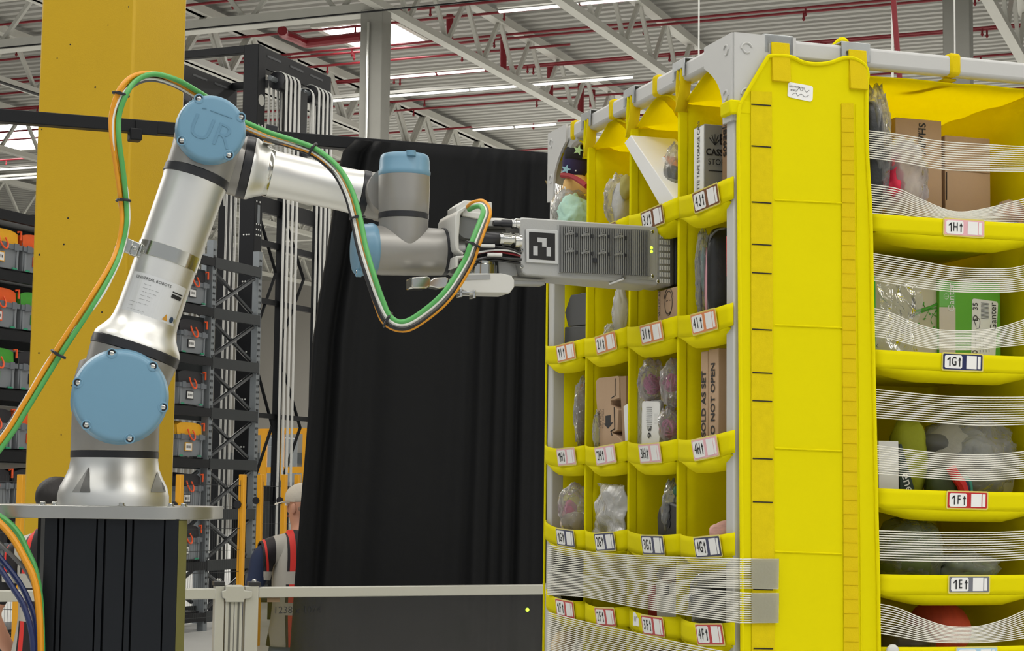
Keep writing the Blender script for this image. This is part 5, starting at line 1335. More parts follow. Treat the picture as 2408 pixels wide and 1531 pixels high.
def person(base, f, H, shirt, trousers, label, lean=0.0, long_sleeve=True, head_turn=0.0, arm_out=0.10, elbow_b=0.0, drop=0.0):
    """standing figure: base on the floor, f = facing direction; one continuous skinned body"""
    f = V(f).normalized(); s = V((-f.y, f.x, 0))                # s = its left
    k = H / 1.78
    def P(x, y, z): return base + s * (x * k) + f * ((y + lean * max(0, z - 0.95)) * k) + ZU * (z * k)
    VS = []; ES = []; RS = []
    def v(p, r): VS.append(p); RS.append((r[0] * k, r[1] * k) if isinstance(r, tuple) else (r * k, r * k)); return len(VS) - 1
    def chain(i, pts):
        for p, r in pts:
            j = v(p, r); ES.append((i, j)); i = j
        return i
    pel = v(P(0, 0, 0.98), (0.155, 0.115))
    ch = chain(pel, [(P(0, 0.01, 1.12), (0.145, 0.11)), (P(0, 0.0, 1.28), (0.165, 0.12)), (P(0, -0.01, 1.40), (0.17, 0.115))])
    nk = chain(ch, [(P(0, 0.0, 1.50), (0.075, 0.07)), (P(0, 0.02, 1.555), (0.058, 0.06))])
    hf = (f * cos(head_turn) + s * sin(head_turn)).normalized(); hs_ = V((-hf.y, hf.x, 0))
    hc = P(0, 0.035, 1.665)
    hd = chain(nk, [(hc - ZU * 0.065 * k + hf * 0.012, (0.066, 0.078)), (hc, (0.076, 0.096)), (hc + ZU * 0.06 * k - hf * 0.008, (0.07, 0.09)), (hc + ZU * 0.10 * k - hf * 0.01, (0.04, 0.05))])
    hands = []
    for sg in (1, -1):
        sh = chain(ch, [(P(0.11 * sg, -0.01, 1.445), (0.075, 0.08)), (P((0.19 + 0.4 * drop) * sg, -0.015, 1.42), 0.068)])
        el = chain(sh, [(P((0.19 + arm_out * 0.5) * sg, -0.03, 1.27), 0.054), (P((0.20 + arm_out) * sg, -0.045 - elbow_b, 1.12), 0.047)])
        wr = chain(el, [(P((0.20 + arm_out) * sg, 0.05, 1.0), 0.042), (P((0.19 + arm_out) * sg, 0.14, 0.90), 0.030)])
        pm = chain(wr, [(P((0.185 + arm_out) * sg, 0.18, 0.845), (0.036, 0.02))])
        for q in range(4):
            chain(pm, [(P((0.185 + arm_out) * sg + (q - 1.5) * 0.004, 0.195 + (q - 1.5) * 0.017, 0.80), 0.0095), (P((0.182 + arm_out) * sg, 0.20 + (q - 1.5) * 0.018, 0.762 + 0.006 * abs(q - 1.3)), 0.009), (P((0.172 + arm_out) * sg, 0.192 + (q - 1.5) * 0.017, 0.735 + 0.008 * abs(q - 1.3)), 0.008)])
        chain(wr, [(P((0.175 + arm_out) * sg, 0.19, 0.86), 0.012), (P((0.165 + arm_out) * sg, 0.215, 0.82), 0.010), (P((0.16 + arm_out) * sg, 0.22, 0.795), 0.009)])
        chain(pel, [(P(0.09 * sg, 0.0, 0.90), (0.095, 0.105)), (P(0.10 * sg, 0.01, 0.70), (0.08, 0.088)), (P(0.105 * sg, 0.015, 0.50), (0.058, 0.062)), (P(0.11 * sg, -0.01, 0.30), (0.055, 0.06)), (P(0.11 * sg, -0.02, 0.10), (0.045, 0.048)), (P(0.11 * sg, 0.0, 0.055), (0.048, 0.05)), (P(0.12 * sg, 0.11, 0.045), (0.046, 0.04)), (P(0.125 * sg, 0.19, 0.035), (0.036, 0.028))])
    me = bpy.data.meshes.new('body'); me.from_pydata([tuple(p) for p in VS], ES, [])
    o = bpy.data.objects.new('body', me); COL.objects.link(o)
    sk = o.modifiers.new('skin', 'SKIN'); sk.use_smooth_shade = True
    if not me.skin_vertices: me.attributes.new('skin_vertices_tmp', 'FLOAT', 'POINT')
    lay = me.skin_vertices[0].data
    for i, r in enumerate(RS): lay[i].radius = r
    lay[0].use_root = True
    sb_ = o.modifiers.new('sub', 'SUBSURF'); sb_.levels = 3; sb_.render_levels = 3
    dg = bpy.context.evaluated_depsgraph_get(); dg.update()
    ev = bpy.data.meshes.new_from_object(o.evaluated_get(dg))
    bpy.data.objects.remove(o)
    r = root('person', base, label, 'person')
    neck_z = P(0, 0, 1.515).z; waist = P(0, 0, 0.99).z
    mb = MB()
    vs = [v_.co.copy() for v_ in ev.vertices]
    fs = {0: [], 1: [], 2: [], 3: []}
    mb.v = vs
    mb.mats = [M_skin, shirt, trousers, M_shoe]
    for p in ev.polygons:
        c = p.center; d = c - base; x = abs(d.dot(s)) / k; z = d.z / k; y = d.dot(f) / k
        if z > 1.525: q = 0
        elif z < 0.085: q = 3
        elif x > 0.185 and z < (0.885 if long_sleeve else 1.17): q = 0
        elif z < 0.99 and x < 0.185: q = 2
        elif x >= 0.185: q = 1
        else: q = 1
        mb.f.append(list(p.vertices)); mb.m.append(q)
    body = build('body', mb, None, r, smooth=80)
    # face
    build('nose', MB().blob(hc + hf * 0.088 * k - ZU * 0.012, (0.012, 0.016, 0.024), 0.05, ax=(hs_, hf, ZU), sub=2), M_skin, r, smooth=80)
    for sg in (1, -1): build('ear', MB().blob(hc + hs_ * (0.074 * sg) - ZU * 0.012 - hf * 0.004, (0.010, 0.018, 0.030), 0.1, ax=(hs_, hf, ZU), sub=2, seed=3), M_skin, r, smooth=80)
    em = MB().use(M_white)
    for sg in (1, -1):
        em.use(M_white).blob(hc + hf * 0.080 * k + hs_ * (0.030 * sg) + ZU * 0.008, (0.012, 0.008, 0.008), 0, ax=(hs_, hf, ZU), sub=2)
        em.use(M_ring).blob(hc + hf * 0.087 * k + hs_ * (0.030 * sg) + ZU * 0.008, (0.005, 0.004, 0.005), 0, ax=(hs_, hf, ZU), sub=1)
    em.use(mat('lips', rgb(170, 92, 88), 0.5, var=0)).blob(hc + hf * 0.080 * k - ZU * 0.052, (0.022, 0.010, 0.006), 0, ax=(hs_, hf, ZU), sub=2)
    build('eyes_and_mouth', em, None, r, smooth=80, kind='stuff')
    return r, P, k, f, s, hc, hf, hs_, ev
def vest_material():
    m = bpy.data.materials.new('vest_cloth'); m.use_nodes = True
    nt = m.node_tree; N = nt.nodes; L = nt.links; bs = N['Principled BSDF']; bs.inputs['Roughness'].default_value = 0.6
    ax_ = N.new('ShaderNodeAttribute'); ax_.attribute_name = 'across'; az = N.new('ShaderNodeAttribute'); az.attribute_name = 'height'
    def ramp(src, stops):
        r = N.new('ShaderNodeValToRGB'); r.color_ramp.interpolation = 'CONSTANT'; e = r.color_ramp.elements
        while len(e) < len(stops): e.new(0.5)
        for q, (p_, c_) in zip(e, stops): q.position = p_; q.color = c_
        L.new(src, r.inputs[0]); return r
    K, G, R = rgb(30, 24, 28), rgb(186, 182, 172), rgb(226, 52, 44)
    sc_ = N.new('ShaderNodeMath'); sc_.operation = 'MULTIPLY'; sc_.inputs[1].default_value = 4.0
    L.new(ax_.outputs['Fac'], sc_.inputs[0])
    r1 = ramp(sc_.outputs[0], [(0, K), (0.055 * 4, R), (0.085 * 4, K), (0.098 * 4, G), (0.160 * 4, K), (0.205 * 4, R), (0.215 * 4, K)])
    r2 = ramp(az.outputs['Fac'], [(0, (0, 0, 0, 1)), (0.30, (1, 1, 1, 1)), (0.40, (0, 0, 0, 1)), (0.55, (1, 1, 1, 1)), (0.65, (0, 0, 0, 1))])
    mx = N.new('ShaderNodeMix'); mx.data_type = 'RGBA'; mx.inputs[7].default_value = G
    L.new(r2.outputs[0], mx.inputs[0]); L.new(r1.outputs[0], mx.inputs[6]); L.new(mx.outputs[2], bs.inputs['Base Color'])
    return m
M_vest = vest_material()
def vest(r, P, k, f, s, ev, base):
    bm = bmesh.new(); bm.from_mesh(ev)
    for co, no in [(base + ZU * (z * k), ZU) for z in (0.93, 1.28, 1.53)] + [(base + s * (x * k), s) for x in (-0.228, 0.228, -0.17, 0.17)]:
        bmesh.ops.bisect_plane(bm, geom=bm.verts[:] + bm.edges[:] + bm.faces[:], plane_co=co, plane_no=no, dist=1e-5)
    bm.verts.index_update(); bm.normal_update()
    mb = MB(); idx = {}; A = []; H_ = []
    for p in bm.faces:
        d = p.calc_center_median() - base; x = abs(d.dot(s)) / k; z = d.z / k
        if z < 0.93 or z > 1.53 or x > 0.228 or (x > 0.17 and z < 1.28): continue
        fsx = []
        for v_ in p.verts:
            if v_.index not in idx:
                idx[v_.index] = len(mb.v); mb.v.append(v_.co + v_.normal * 0.014)
                e = v_.co - base; A.append(abs(e.dot(s)) / k); H_.append((e.z / k - 0.9) / 0.65)
            fsx.append(idx[v_.index])
        mb.f.append(fsx); mb.m.append(0)
    bm.free()
    mb.mats = [M_vest]
    o = build('safety_vest', mb, None, r, solid=0.006, smooth=80, label='black and red vest with grey reflective bands')
    for nm, arr in (('across', A), ('height', H_)):
        at_ = o.data.attributes.new(nm, 'FLOAT', 'POINT'); at_.data.foreach_set('value', arr)
# left one: dark hair, black t-shirt
pA = at(112, 1400, 8.62); pA = V((pA.x, pA.y, 0))
r, P, k, f, s, hc, hf, hs_, ev = person(pA, (0.42, 0.90, 0), 1.69, M_tee, M_trs, 'dark-haired person in black shirt and red reflective vest standing behind the pedestal', lean=0.06, long_sleeve=False, arm_out=0.12, head_turn=-0.5)
vest(r, P, k, f, s, ev, pA)
hm = MB().blob(hc + ZU * 0.035 * k - hf * 0.018, (0.092 * k, 0.112 * k, 0.098 * k), 0.035, 3.0, 4, ax=(hs_, hf, ZU), sub=4)
hm.v = [p if (p - hc).dot(hf) < 0.055 or (p - hc).z > 0.055 else hc + (p - hc) * 0.78 for p in hm.v]
build('hair', hm, mat('black_hair', rgb(26, 22, 22), 0.6, var=0.3, vscale=60, bump=0.25, bscale=60, stretch=(1, 1, 0.15)), r, smooth=80)
# right one: cap, navy shirt
pB = at(712, 1400, 9.35); pB = V((pB.x, pB.y, 0))
r, P, k, f, s, hc, hf, hs_, ev = person(pB, (-0.30, 0.95, 0), 1.685, M_navy, M_jean, 'person in beige cap and navy shirt with reflective vest, half hidden by the curtain', lean=0.05, arm_out=0.12, head_turn=0.7, drop=0.085)
vest(r, P, k, f, s, ev, pB)
cm = MB().blob(hc + ZU * 0.045 * k - hf * 0.004, (0.084 * k, 0.105 * k, 0.080 * k), 0.02, 1.5, 1, ax=(hs_, hf, ZU), sub=4)
zc = hc.z + 0.022 * k
cm.v = [V((p.x, p.y, max(p.z, zc - 0.25 * (p - hc).dot(hf) * 0 ))) for p in cm.v]
cm.grid(9, 4, lambda a, b: hc + ZU * (0.03 * k - 0.012 * (2 * a - 1) ** 2 - 0.012 * b) + hf * (0.085 * k + 0.075 * b * (1 - 0.45 * (2 * a - 1) ** 2)) + hs_ * (0.075 * k * (2 * a - 1)))
build('cap', cm, mat('beige_cap', rgb(206, 198, 184), 0.8, var=0.05, bump=0.2, bscale=60), r, smooth=60)
build('hair', MB().blob(hc - hf * 0.03 - ZU * 0.01, (0.074 * k, 0.078 * k, 0.035 * k), 0.05, 3, 2, ax=(hs_, hf, ZU)), mat('short_grey_hair', rgb(150, 122, 104), 0.7, var=0.2), r, smooth=80)
co = MB().lathe(P(0, 0.0, 1.475), ZU, [(0.10 * k, -0.03), (0.088 * k, 0.0), (0.084 * k, 0.045), (0.074 * k, 0.06), (0.066 * k, 0.05)], 24)
build('collar', co, M_navy, r, smooth=60)
# ------------------------------------------------------------------ goods in the pod
M_kraft = mat('kraft_card', rgb(182, 152, 122), 0.75, var=0.05, vscale=12, bump=0.05)
M_kraftd = mat('brown_card', rgb(152, 122, 92), 0.75, var=0.05, vscale=12)
M_whitec = mat('white_card', rgb(228, 228, 226), 0.5, var=0.02)
M_grey = mat('grey_print', rgb(140, 140, 134), 0.5, var=0.03)
P_clear = plastic('clear_bag')
P_film = plastic('tight_film', clear=0.82, rough=0.08, bscale=34)
P_milk = plastic('milky_bag', (0.92, 0.92, 0.92), 0.30, 0.2, 18, 0.7, (0.84, 0.84, 0.83))
def pxm(p): return (p - CAM).dot(_fw) / F
def blob_at(mb, pl, px0, px1, y0, y1, rd, m, seed=1, amp=0.12, freq=2.0, crinkle=0.0, power=1.0, sub=3):
    c = pl((px0 + px1) / 2, (y0 + y1) / 2); k = pxm(c)
    return mb.use(m).blob(c, ((px1 - px0) / 2 * k, rd, (y1 - y0) / 2 * k), amp, freq, seed, ax=(RI, V((0, 1, 0)), ZU), sub=sub, power=power, crinkle=crinkle)
class LP:
    def __init__(s, v): s.v = v
    def __call__(s, px, py): return LF(px, py, s.v)
class RPn:
    def __init__(s, u): s.u = u
    def __call__(s, px, py): return RF(px, py, s.u)
def soft(name, label, cat, pl, px0, px1, y0, y1, rd, m, **k):
    mb = blob_at(MB(), pl, px0, px1, y0, y1, rd, m, **k)
    return build(name, mb, None, smooth=80, label=label, cat=cat)
def wrapped(name, label, cat, pl, bag, inner, part_names=None, bagm=None, seed=1):
    """a clear bag (thing) with what is packed in it as parts"""
    c = pl((bag[0] + bag[1]) / 2, bag[3])
    r = root(name, c, label, cat)
    for i, (nm, b, m, rd, k) in enumerate(inner):
        build(nm, blob_at(MB(), pl, *b, rd, m, seed=seed + i, **k), None, r, smooth=80)
    build('clear_wrap', blob_at(MB(), pl, *bag, max(0.03, max([q[3] for q in inner], default=0.02) + 0.006), bagm or P_clear, seed=seed + 5, amp=0.16, freq=2.4, crinkle=0.5, sub=4), None, r, smooth=80)
    return r
def box_uv(mb, u0, u1, v0, v1, z0, z1, m=None):
    if m: mb.use(m)
    return mb.box(pod((u0 + u1) / 2, (v0 + v1) / 2, (z0 + z1) / 2), (abs(u1 - u0), abs(v1 - v0), z1 - z0), (PU, PV, ZU))
def lu(px, v, py=600): return uvz(LF(px, py, v))[0]
def lz(px, py, v): return LF(px, py, v).z
def rv(px, u, py=600): return uvz(RF(px, py, u))[1]
def rz(px, py, u): return RF(px, py, u).z
TX = -PU      # reading direction on the left face
# ---- J row
sz = SHELF['4J']
r = root('carton', pod(0.2, 0.06, sz), 'grey and white cassette storage carton standing in bin 4J', 'box')
u0, u1 = lu(1656, 0.02, 400), lu(1632, 0.02, 400); zt = lz(1645, 296, 0.02)
body = build('carton_body', box_uv(MB(), u0, u1, 0.02, 0.16, sz, zt, M_grey), None, r, bevel=0.002)
s_ = MB(); box_uv(s_, u0 + .001, u1 - .001, 0.0192, 0.0200, sz, zt - 0.003, M_whitec)
s_.use(M_ink).text('CASSETTE TAPE STORAGE CASE', pod((u0 + u1) / 2, 0.0188, sz + 0.108), ZU, PU, 0.020, bold=0.008, sx=0.66)
s_.text('CASSETTE', pod(u0 - 0.0005, 0.064, zt - 0.062), PV, ZU, 0.020, bold=0.03, sx=0.9).text('STORAGE', pod(u0 - 0.0005, 0.064, zt - 0.083), PV, ZU, 0.018, sx=0.9)
s_.text('Ever', pod(u0 - 0.0005, 0.082, zt - 0.033), PV, ZU, 0.034, bold=0.01, sx=0.9).text('Help the', pod(u0 - 0.0005, 0.07, zt - 0.128), PV, ZU, 0.010).text('HOLDS UP TO 36', pod(u0 - 0.0005, 0.07, zt - 0.155), PV, ZU, 0.009)
s_.box(pod(u0 - 0.0005, 0.08, zt - 0.102), (0.001, 0.10, 0.0016), AX)
tq = pod(u0 - 0.0006, 0.045, zt - 0.045)
for a in (-50, -25, 0, 25, 50): s_.beam(tq, tq + ZU * (0.024 * cos(radians(a))) + PV * (0.018 * sin(radians(a))), 0.0012, 0.0012)
build('carton_print', s_, None, body, smooth=0)
r = root('carton', pod(0.06, 0.08, sz), 'narrow brown carton squeezed against the near post in bin 4J', 'box')
zt = lz(1705, 247, 0.05)
b_ = build('carton_body', box_uv(MB(), max(0.004, lu(1713, 0.052, 300)), lu(1698, 0.052, 300), 0.052, 0.16, sz, zt, M_kraftd), None, r, bevel=0.002)
build('carton_print', MB().text('D|BE605', pod((max(0.004, lu(1713, 0.052, 300)) + lu(1698, 0.052, 300)) / 2, 0.0512, zt - 0.07), -ZU, -PU, 0.024, bold=0.02), M_ink, b_, smooth=0)
sz = SHELF['3J']
pl = LP(-0.008)
r = root('flat_box', pl(1540, 480), 'flat white box leaning slantwise across bin 3J', 'box')
build('box_body', MB().prism([pl(*q) for q in ((1483, 318), (1468, 336), (1553, 486), (1587, 470))], PV * 0.115), M_whitec, r, bevel=0.0015)
build('torn_tape', MB().prism([LF(px, py, 0.010) for px, py in ((1516, 383), (1526, 390), (1541, 398), (1527, 401), (1523, 393))], -PV * 0.001), P_film, r)
pl = LP(0.035)
r = root('paperback', pl(1565, 400), 'small book with orange cover and blue back on the leaning white box', 'book')
build('pages', MB().prism([pl(*q) for q in ((1556, 370), (1561, 368), (1578, 392), (1573, 400))], PV * 0.03), M_paper, r)
build('cover', MB().prism([pl(*q) for q in ((1561, 368), (1563, 367), (1580, 391), (1578, 393))], PV * 0.03), mat('orange_cover', rgb(216, 110, 40), 0.5, var=0), r)
build('back_cover', MB().prism([pl(*q) for q in ((1549, 384), (1552, 382), (1572, 406), (1569, 410))], PV * 0.03), mat('blue_cover', rgb(20, 110, 150), 0.5, var=0), r)
wrapped('bagged_garment', 'black garment in a clear bag at the right of bin 3J', 'bag', LP(0.03), (1562, 1606, 340, 480), [('garment', (1560, 1604, 388, 440), mat('black_knit', rgb(30, 30, 32), 0.9, var=0.2, bump=0.3), 0.02, dict(amp=0.2))], seed=3)
wrapped('bagged_garment', 'clear bag with grey clothing leaning in bin 2J', 'bag', LP(0.03), (1420, 1486, 408, 540), [('garment', (1438, 1484, 430, 535), mat('grey_cloth', rgb(186, 186, 184), 0.9, var=0.1, bump=0.3), 0.025, dict(amp=0.2)), ('garment_fold', (1456, 1488, 412, 470), mat('olive_cloth', rgb(166, 158, 92), 0.9, var=0.1), 0.02, dict(amp=0.2))], seed=8)
pl = LP(0.03)
r = root('fabric_pouch', pl(1350, 440), 'dark star-print fabric pouch with red trim at the top of bin 1J', 'pouch')
M_night = mat('night_fabric', rgb(44, 36, 74), 0.85, var=0.35, vscale=10)
build('pouch_body', blob_at(MB(), pl, 1322, 1384, 345, 425, 0.03, M_night, seed=2, power=0.8, amp=0.06), None, r, smooth=80)
build('pouch_top', blob_at(MB(), pl, 1326, 1386, 340, 385, 0.028, mat('black_fabric', rgb(38, 36, 38), 0.85, var=0.1), seed=4, power=0.8), None, r, smooth=80)
build('red_trim', MB().tube([V(p) for p in catmull([LF(px, py, 0.0) for px, py in ((1322, 412), (1340, 414), (1358, 422), (1380, 438))], 4)], 0.007, 8), mat('red_fabric', rgb(150, 30, 36), 0.8, var=0.1), r)
for cx, cy, rr_, col in ((1331, 398, 12, (150, 196, 214)), (1360, 353, 13, (176, 208, 150)), (1354, 401, 2.4, (226, 226, 226))):
    st_ = MB(); c = LF(cx, cy, -0.004); k = pxm(c)
    pts = [c + RI * (rr_ * k * (1 if i % 2 == 0 else 0.42) * sin(i * pi / 5 + 0.3)) + ZU * (rr_ * k * (1 if i % 2 == 0 else 0.42) * cos(i * pi / 5 + 0.3)) for i in range(10)]
    st_.prism(pts, PU * 0.001); build('star_patch', st_, mat('star_%d' % cx, rgb(col), 0.6, var=0.1), r, smooth=0)
soft('cream_package', 'cream soft package under the star-print pouch in bin 1J', 'package', LP(0.03), 1322, 1386, 408, 492, 0.03, mat('cream_cloth', rgb(222, 180, 112), 0.8, var=0.08), seed=6, power=0.75, amp=0.06)
wrapped('bagged_bundle', 'clear bag with pale mint bundle sticking out of bin 1J', 'bag', LP(0.012), (1300, 1384, 440, 548), [('mint_bundle', (1314, 1388, 458, 548), mat('mint_cloth', rgb(184, 222, 206), 0.7, var=0.12, bump=0.5, bscale=30), 0.026, dict(amp=0.25, freq=2.6, crinkle=0.5, sub=4))], seed=12)
fl = MB().grid(6, 8, lambda s, t: LF(1281 + 50 * s + 22 * t * (1 - s), 424 + 16 * s + 80 * t, -0.006) + PV * (0.004 * sin(5 * t + 3 * s)))
build('bag_flap', fl, plastic('flap_film', clear=0.72, rough=0.15, bscale=12, bump=0.4), label='clear plastic flap poking left past the far post', cat='bag', smooth=80)
# ---- I row
wrapped('bagged_papers', 'clear bag with pink and teal sheets beside the black case in bin 4I', 'bag', LP(0.03), (1634, 1668, 535, 748), [('pink_sheet', (1656, 1668, 580, 740), mat('pink_sheet', rgb(214, 158, 168), 0.6, var=0.05), 0.012, dict(amp=0.08)), ('teal_sheet', (1648, 1660, 575, 690), mat('teal_sheet', rgb(120, 166, 160), 0.6, var=0.05), 0.010, dict(amp=0.08)), ('dark_sheet', (1638, 1652, 590, 745), mat('dark_sheet', rgb(52, 56, 60), 0.5, var=0.2), 0.012, dict(amp=0.1))], bagm=P_film, seed=21)
r = root('shell_case', LF(1690, 740, 0.05), 'black rounded shell case standing in bin 4I', 'case')
build('case_body', blob_at(MB(), LP(0.06), 1661, 1730, 535, 760, 0.035, mat('black_shell', rgb(38, 38, 38), 0.4, var=0.1, bump=0.1), seed=1, amp=0.015, power=0.55, sub=4), None, r, smooth=80)
build('zip_line', MB().tube([V(p) for p in catmull([LF(px, py, 0.028) for px, py in ((1667, 740), (1664, 640), (1668, 570), (1684, 543), (1706, 537))], 5)], 0.0022, 6), mat('zip_grey', rgb(90, 90, 90), 0.4, var=0), r)
build('red_stripe', MB().tube([LF(1712, 556, 0.03), LF(1713, 650, 0.03)], 0.004, 6), M_vred, r)
sz = SHELF['3I']
r = root('carton', pod(0.33, 0.05, sz), 'brown carton with a line drawing under the gripper in bin 3I', 'box')
u0, u1 = lu(1592, 0.012, 700), lu(1546, 0.012, 700); zt = lz(1570, 679, 0.012)
b_ = build('carton_body', box_uv(MB(), u0, u1, 0.012, 0.12, sz, zt, M_kraft), None, r, bevel=0.002)
pr = MB().text('VIOLET AS', pod(u1 - 0.014, 0.0114, sz + 0.082), ZU, PU, 0.0125, bold=0.012)
c = pod((u0 + u1) / 2 - 0.01, 0.0112, sz + 0.078)
for a0, a1, rx, rz_ in ((0, 360, 0.021, 0.027), (20, 160, 0.027, 0.034), (200, 340, 0.010, 0.006)):
    pr.tube([c + TX * (rx * cos(radians(a))) + ZU * (rz_ * sin(radians(a)) - (0.018 if rx == 0.010 else 0)) for a in range(a0, a1 + 1, 20)], 0.0007, 4)
for dx in (-0.009, 0.009): pr.tube([c + TX * (dx - 0.004) + ZU * 0.006, c + TX * (dx + 0.004) + ZU * 0.006], 0.0008, 4)
build('carton_print', pr, M_ink, b_, smooth=0)
soft('rolled_package', 'white plastic roll package standing in bin 2I', 'package', LP(0.03), 1440, 1476, 670, 800, 0.018, P_milk, seed=5, amp=0.15, crinkle=0.4, sub=4)
soft('bag_corner', 'clear bag corner lying at the lip of bin 2I', 'bag', LP(0.02), 1418, 1462, 762, 806, 0.02, P_clear, seed=9, amp=0.2, crinkle=0.5, sub=4)
pl = LP(0.03)
M_char = mat('charcoal_card', rgb(66, 67, 68), 0.6, var=0.04)
build('charcoal_box', MB().prism([pl(*q) for q in ((1342, 694), (1395, 684), (1395, 762), (1336, 768), (1328, 735))], PV * 0.08), M_char, label='upper charcoal box with angled side in bin 1I', cat='box', bevel=0.002)
build('charcoal_box', MB().prism([pl(*q) for q in ((1319, 770), (1395, 764), (1395, 832), (1314, 838))], PV * 0.08), M_char, label='lower charcoal box lying in bin 1I', cat='box', bevel=0.002)
# ---- H row
wrapped('bagged_brush', 'round brown brush in clear wrap against the divider of bin 1H', 'brush', LP(0.02), (1349, 1392, 890, 1060), [('brush_head', (1354, 1394, 898, 1052), mat('brown_bristle', rgb(128, 98, 66), 0.8, var=0.25, vscale=60, stretch=(1, 1, 12), bump=0.4), 0.018, dict(amp=0.04))], bagm=P_film, seed=31)
sz = SHELF['2H']
r = root('carton', pod(0.66, 0.04, sz), 'brown carton with handle slot and arrow in bin 2H', 'box')
v0 = 0.010
Pc = lambda px, py: LF(px, py, v0)
b_ = build('carton_body', MB().prism([Pc(*q) for q in ((1401, 896), (1408, 889), (1452, 884), (1456, 888), (1456, 936), (1436, 942), (1436, 952), (1446, 958), (1454, 964), (1452, 1012), (1440, 1018), (1452, 1026), (1464, 1040), (1466, 1075), (1412, 1075), (1406, 985), (1402, 940))], PV * 0.055), M_kraft, r, bevel=0.001)
build('carton_side', MB().prism([Pc(1456, 886) + PV * 0.002, Pc(1470, 884) + PV * 0.002, Pc(1470, 1075) + PV * 0.002, Pc(1464, 1075) + PV * 0.002], PV * 0.05), M_kraftd, r)
pr = MB().prism([Pc(px, py) - PV * 0.0006 for px, py in ((1424, 978), (1436, 976), (1436, 994), (1442, 993), (1430, 1008), (1420, 996), (1424, 996))], PV * 0.0004)
for i, t in enumerate(('PUSH IN', 'LIFT FLAP', 'TO OPEN')): pr.text(t, Pc(1409 + 5 * i, 985) - PV * 0.0004, ZU, PU, 0.011)
pr.tube([Pc(px, py) - PV * 0.0005 for px, py in ((1447, 890), (1447, 930), (1438, 936))], 0.0014, 4)
pr.tube([Pc(px, py) - PV * 0.0005 for px, py in ((1445, 958), (1446, 1008), (1437, 1014), (1440, 1024))], 0.0018, 4)
build('carton_print', pr, M_ink, b_, smooth=0)
build('white_card', MB().prism([LF(px, py, 0.006) for px, py in ((1466, 956), (1474, 950), (1477, 954), (1477, 1040), (1470, 1040))], PV * 0.03), M_whitec, label='white card edge beside the brown carton in bin 2H', cat='card', bevel=0.001)
soft('bag_corner', 'clear bag corner left of the brown carton in bin 2H', 'bag', LP(0.006), 1393, 1413, 970, 1056, 0.012, P_clear, seed=41, amp=0.2, crinkle=0.5, sub=4)
r = root('white_mailer', LF(1520, 1040, 0.02), 'white pouch with barcode label standing in bin 3H', 'package')
ml = MB().prism([LF(px, py, 0.022) for px, py in ((1494, 906), (1510, 912), (1512, 940), (1552, 940), (1552, 1075), (1494, 1075))], PV * 0.012)
build('pouch', ml, P_milk, r, bevel=0.004)
lb = MB().use(M_paper).prism([LF(px, py, 0.012) for px, py in ((1510, 948), (1514, 943), (1548, 944), (1551, 950), (1551, 1075), (1508, 1075))], PV * 0.002)
lb.use(M_ink)
for k in range(11): 
    w_ = (0.0012, 0.0022, 0.0016)[k % 3]
    a = LF(1520, 958 + k * 4.4, 0.0115); b = LF(1533, 958.5 + k * 4.4, 0.0115); lb.beam(a, b, 0.0006, w_, -PV)
lb.text('36 3', LF(1527, 1028, 0.0114), -ZU, TX, 0.030, bold=0.01)
for i in range(4): lb.text('--- - -- --', LF(1540 + i * 2.4, 985, 0.0114), -ZU, TX, 0.007)
build('barcode_label', lb, None, r, smooth=0, label='white barcode label')
M_pk = mat('pink_curl', rgb(206, 84, 148), 0.6, var=0.3, vscale=30)
def curls(mb, pl, px, py, rpx, n, seed):
    random.seed(seed); c = pl(px, py); k = pxm(c); R = rpx * k
    for i in range(n):
        ax_ = V((random.gauss(0, 1), random.gauss(0, 1), random.gauss(0, 1))).normalized(); X = ax_.orthogonal().normalized(); Y = ax_.cross(X)
        rad = R * random.uniform(0.6, 1.0); o = ax_ * R * random.uniform(-0.5, 0.5)
        mb.tube([c + o + (X * cos(t) + Y * sin(t)) * rad for t in [j * pi / 7 for j in range(12)]], R * 0.09, 5)
    return mb
for lab, px, py, rp_, bag, sd in (('clear bag with pink curled ribbon ball, upper left in bin 3H', 1535, 905, 24, (1500, 1568, 842, 948), 3), ('clear bag with pink curled ribbon ball, right side of bin 3H', 1578, 900, 22, (1552, 1606, 846, 960), 9), ('clear bag with pink curled ribbon ball, lowest in bin 3H', 1573, 1008, 22, (1548, 1602, 955, 1060), 14)):
    pl = LP(0.03); r = root('bagged_ribbon', pl(px, bag[3]), lab, 'bag')
    build('ribbon_ball', curls(MB(), pl, px, py, rp_, 16, sd), M_pk, r, smooth=80)
    build('clear_wrap', blob_at(MB(), pl, *bag, 0.034, P_clear, seed=sd, amp=0.16, freq=2.5, crinkle=0.5, sub=4), None, r, smooth=80)
sz = SHELF['4H']
for lab, a, b, t, v0, yt in (('left slim carton printed with a set notice in bin 4H', 1648, 1664, 'SOLD AS SET', 0.020, 826), ('right slim carton printed with a do-not-open notice in bin 4H', 1666, 1689, 'DO NOT OPEN', 0.020, 820)):
    r = root('slim_carton', pod(lu(b, v0, 900), v0, sz), lab, 'box', None)
    zt = lz((a + b) / 2, yt, v0); u0, u1 = lu(b, v0, 900), lu(a, v0, 900)
    bo = build('carton_body', box_uv(MB(), u0, u1, v0, v0 + 0.16, sz, zt, M_kraft), None, r, bevel=0.002)
    build('carton_print', MB().text(t, pod((u0 + u1) / 2, v0 - 0.0006, sz + 0.115), ZU, PU, 0.030, bold=0.02, sx=0.82), M_ink, bo, smooth=0)
build('olive_card', box_uv(MB(), 0.012, 0.03, 0.052, 0.08, SHELF['4H'], lz(1712, 876, 0.052)), mat('olive_card', rgb(170, 160, 84), 0.6, var=0.05), label='olive card box behind the near post in bin 4H', cat='box', bevel=0.002)
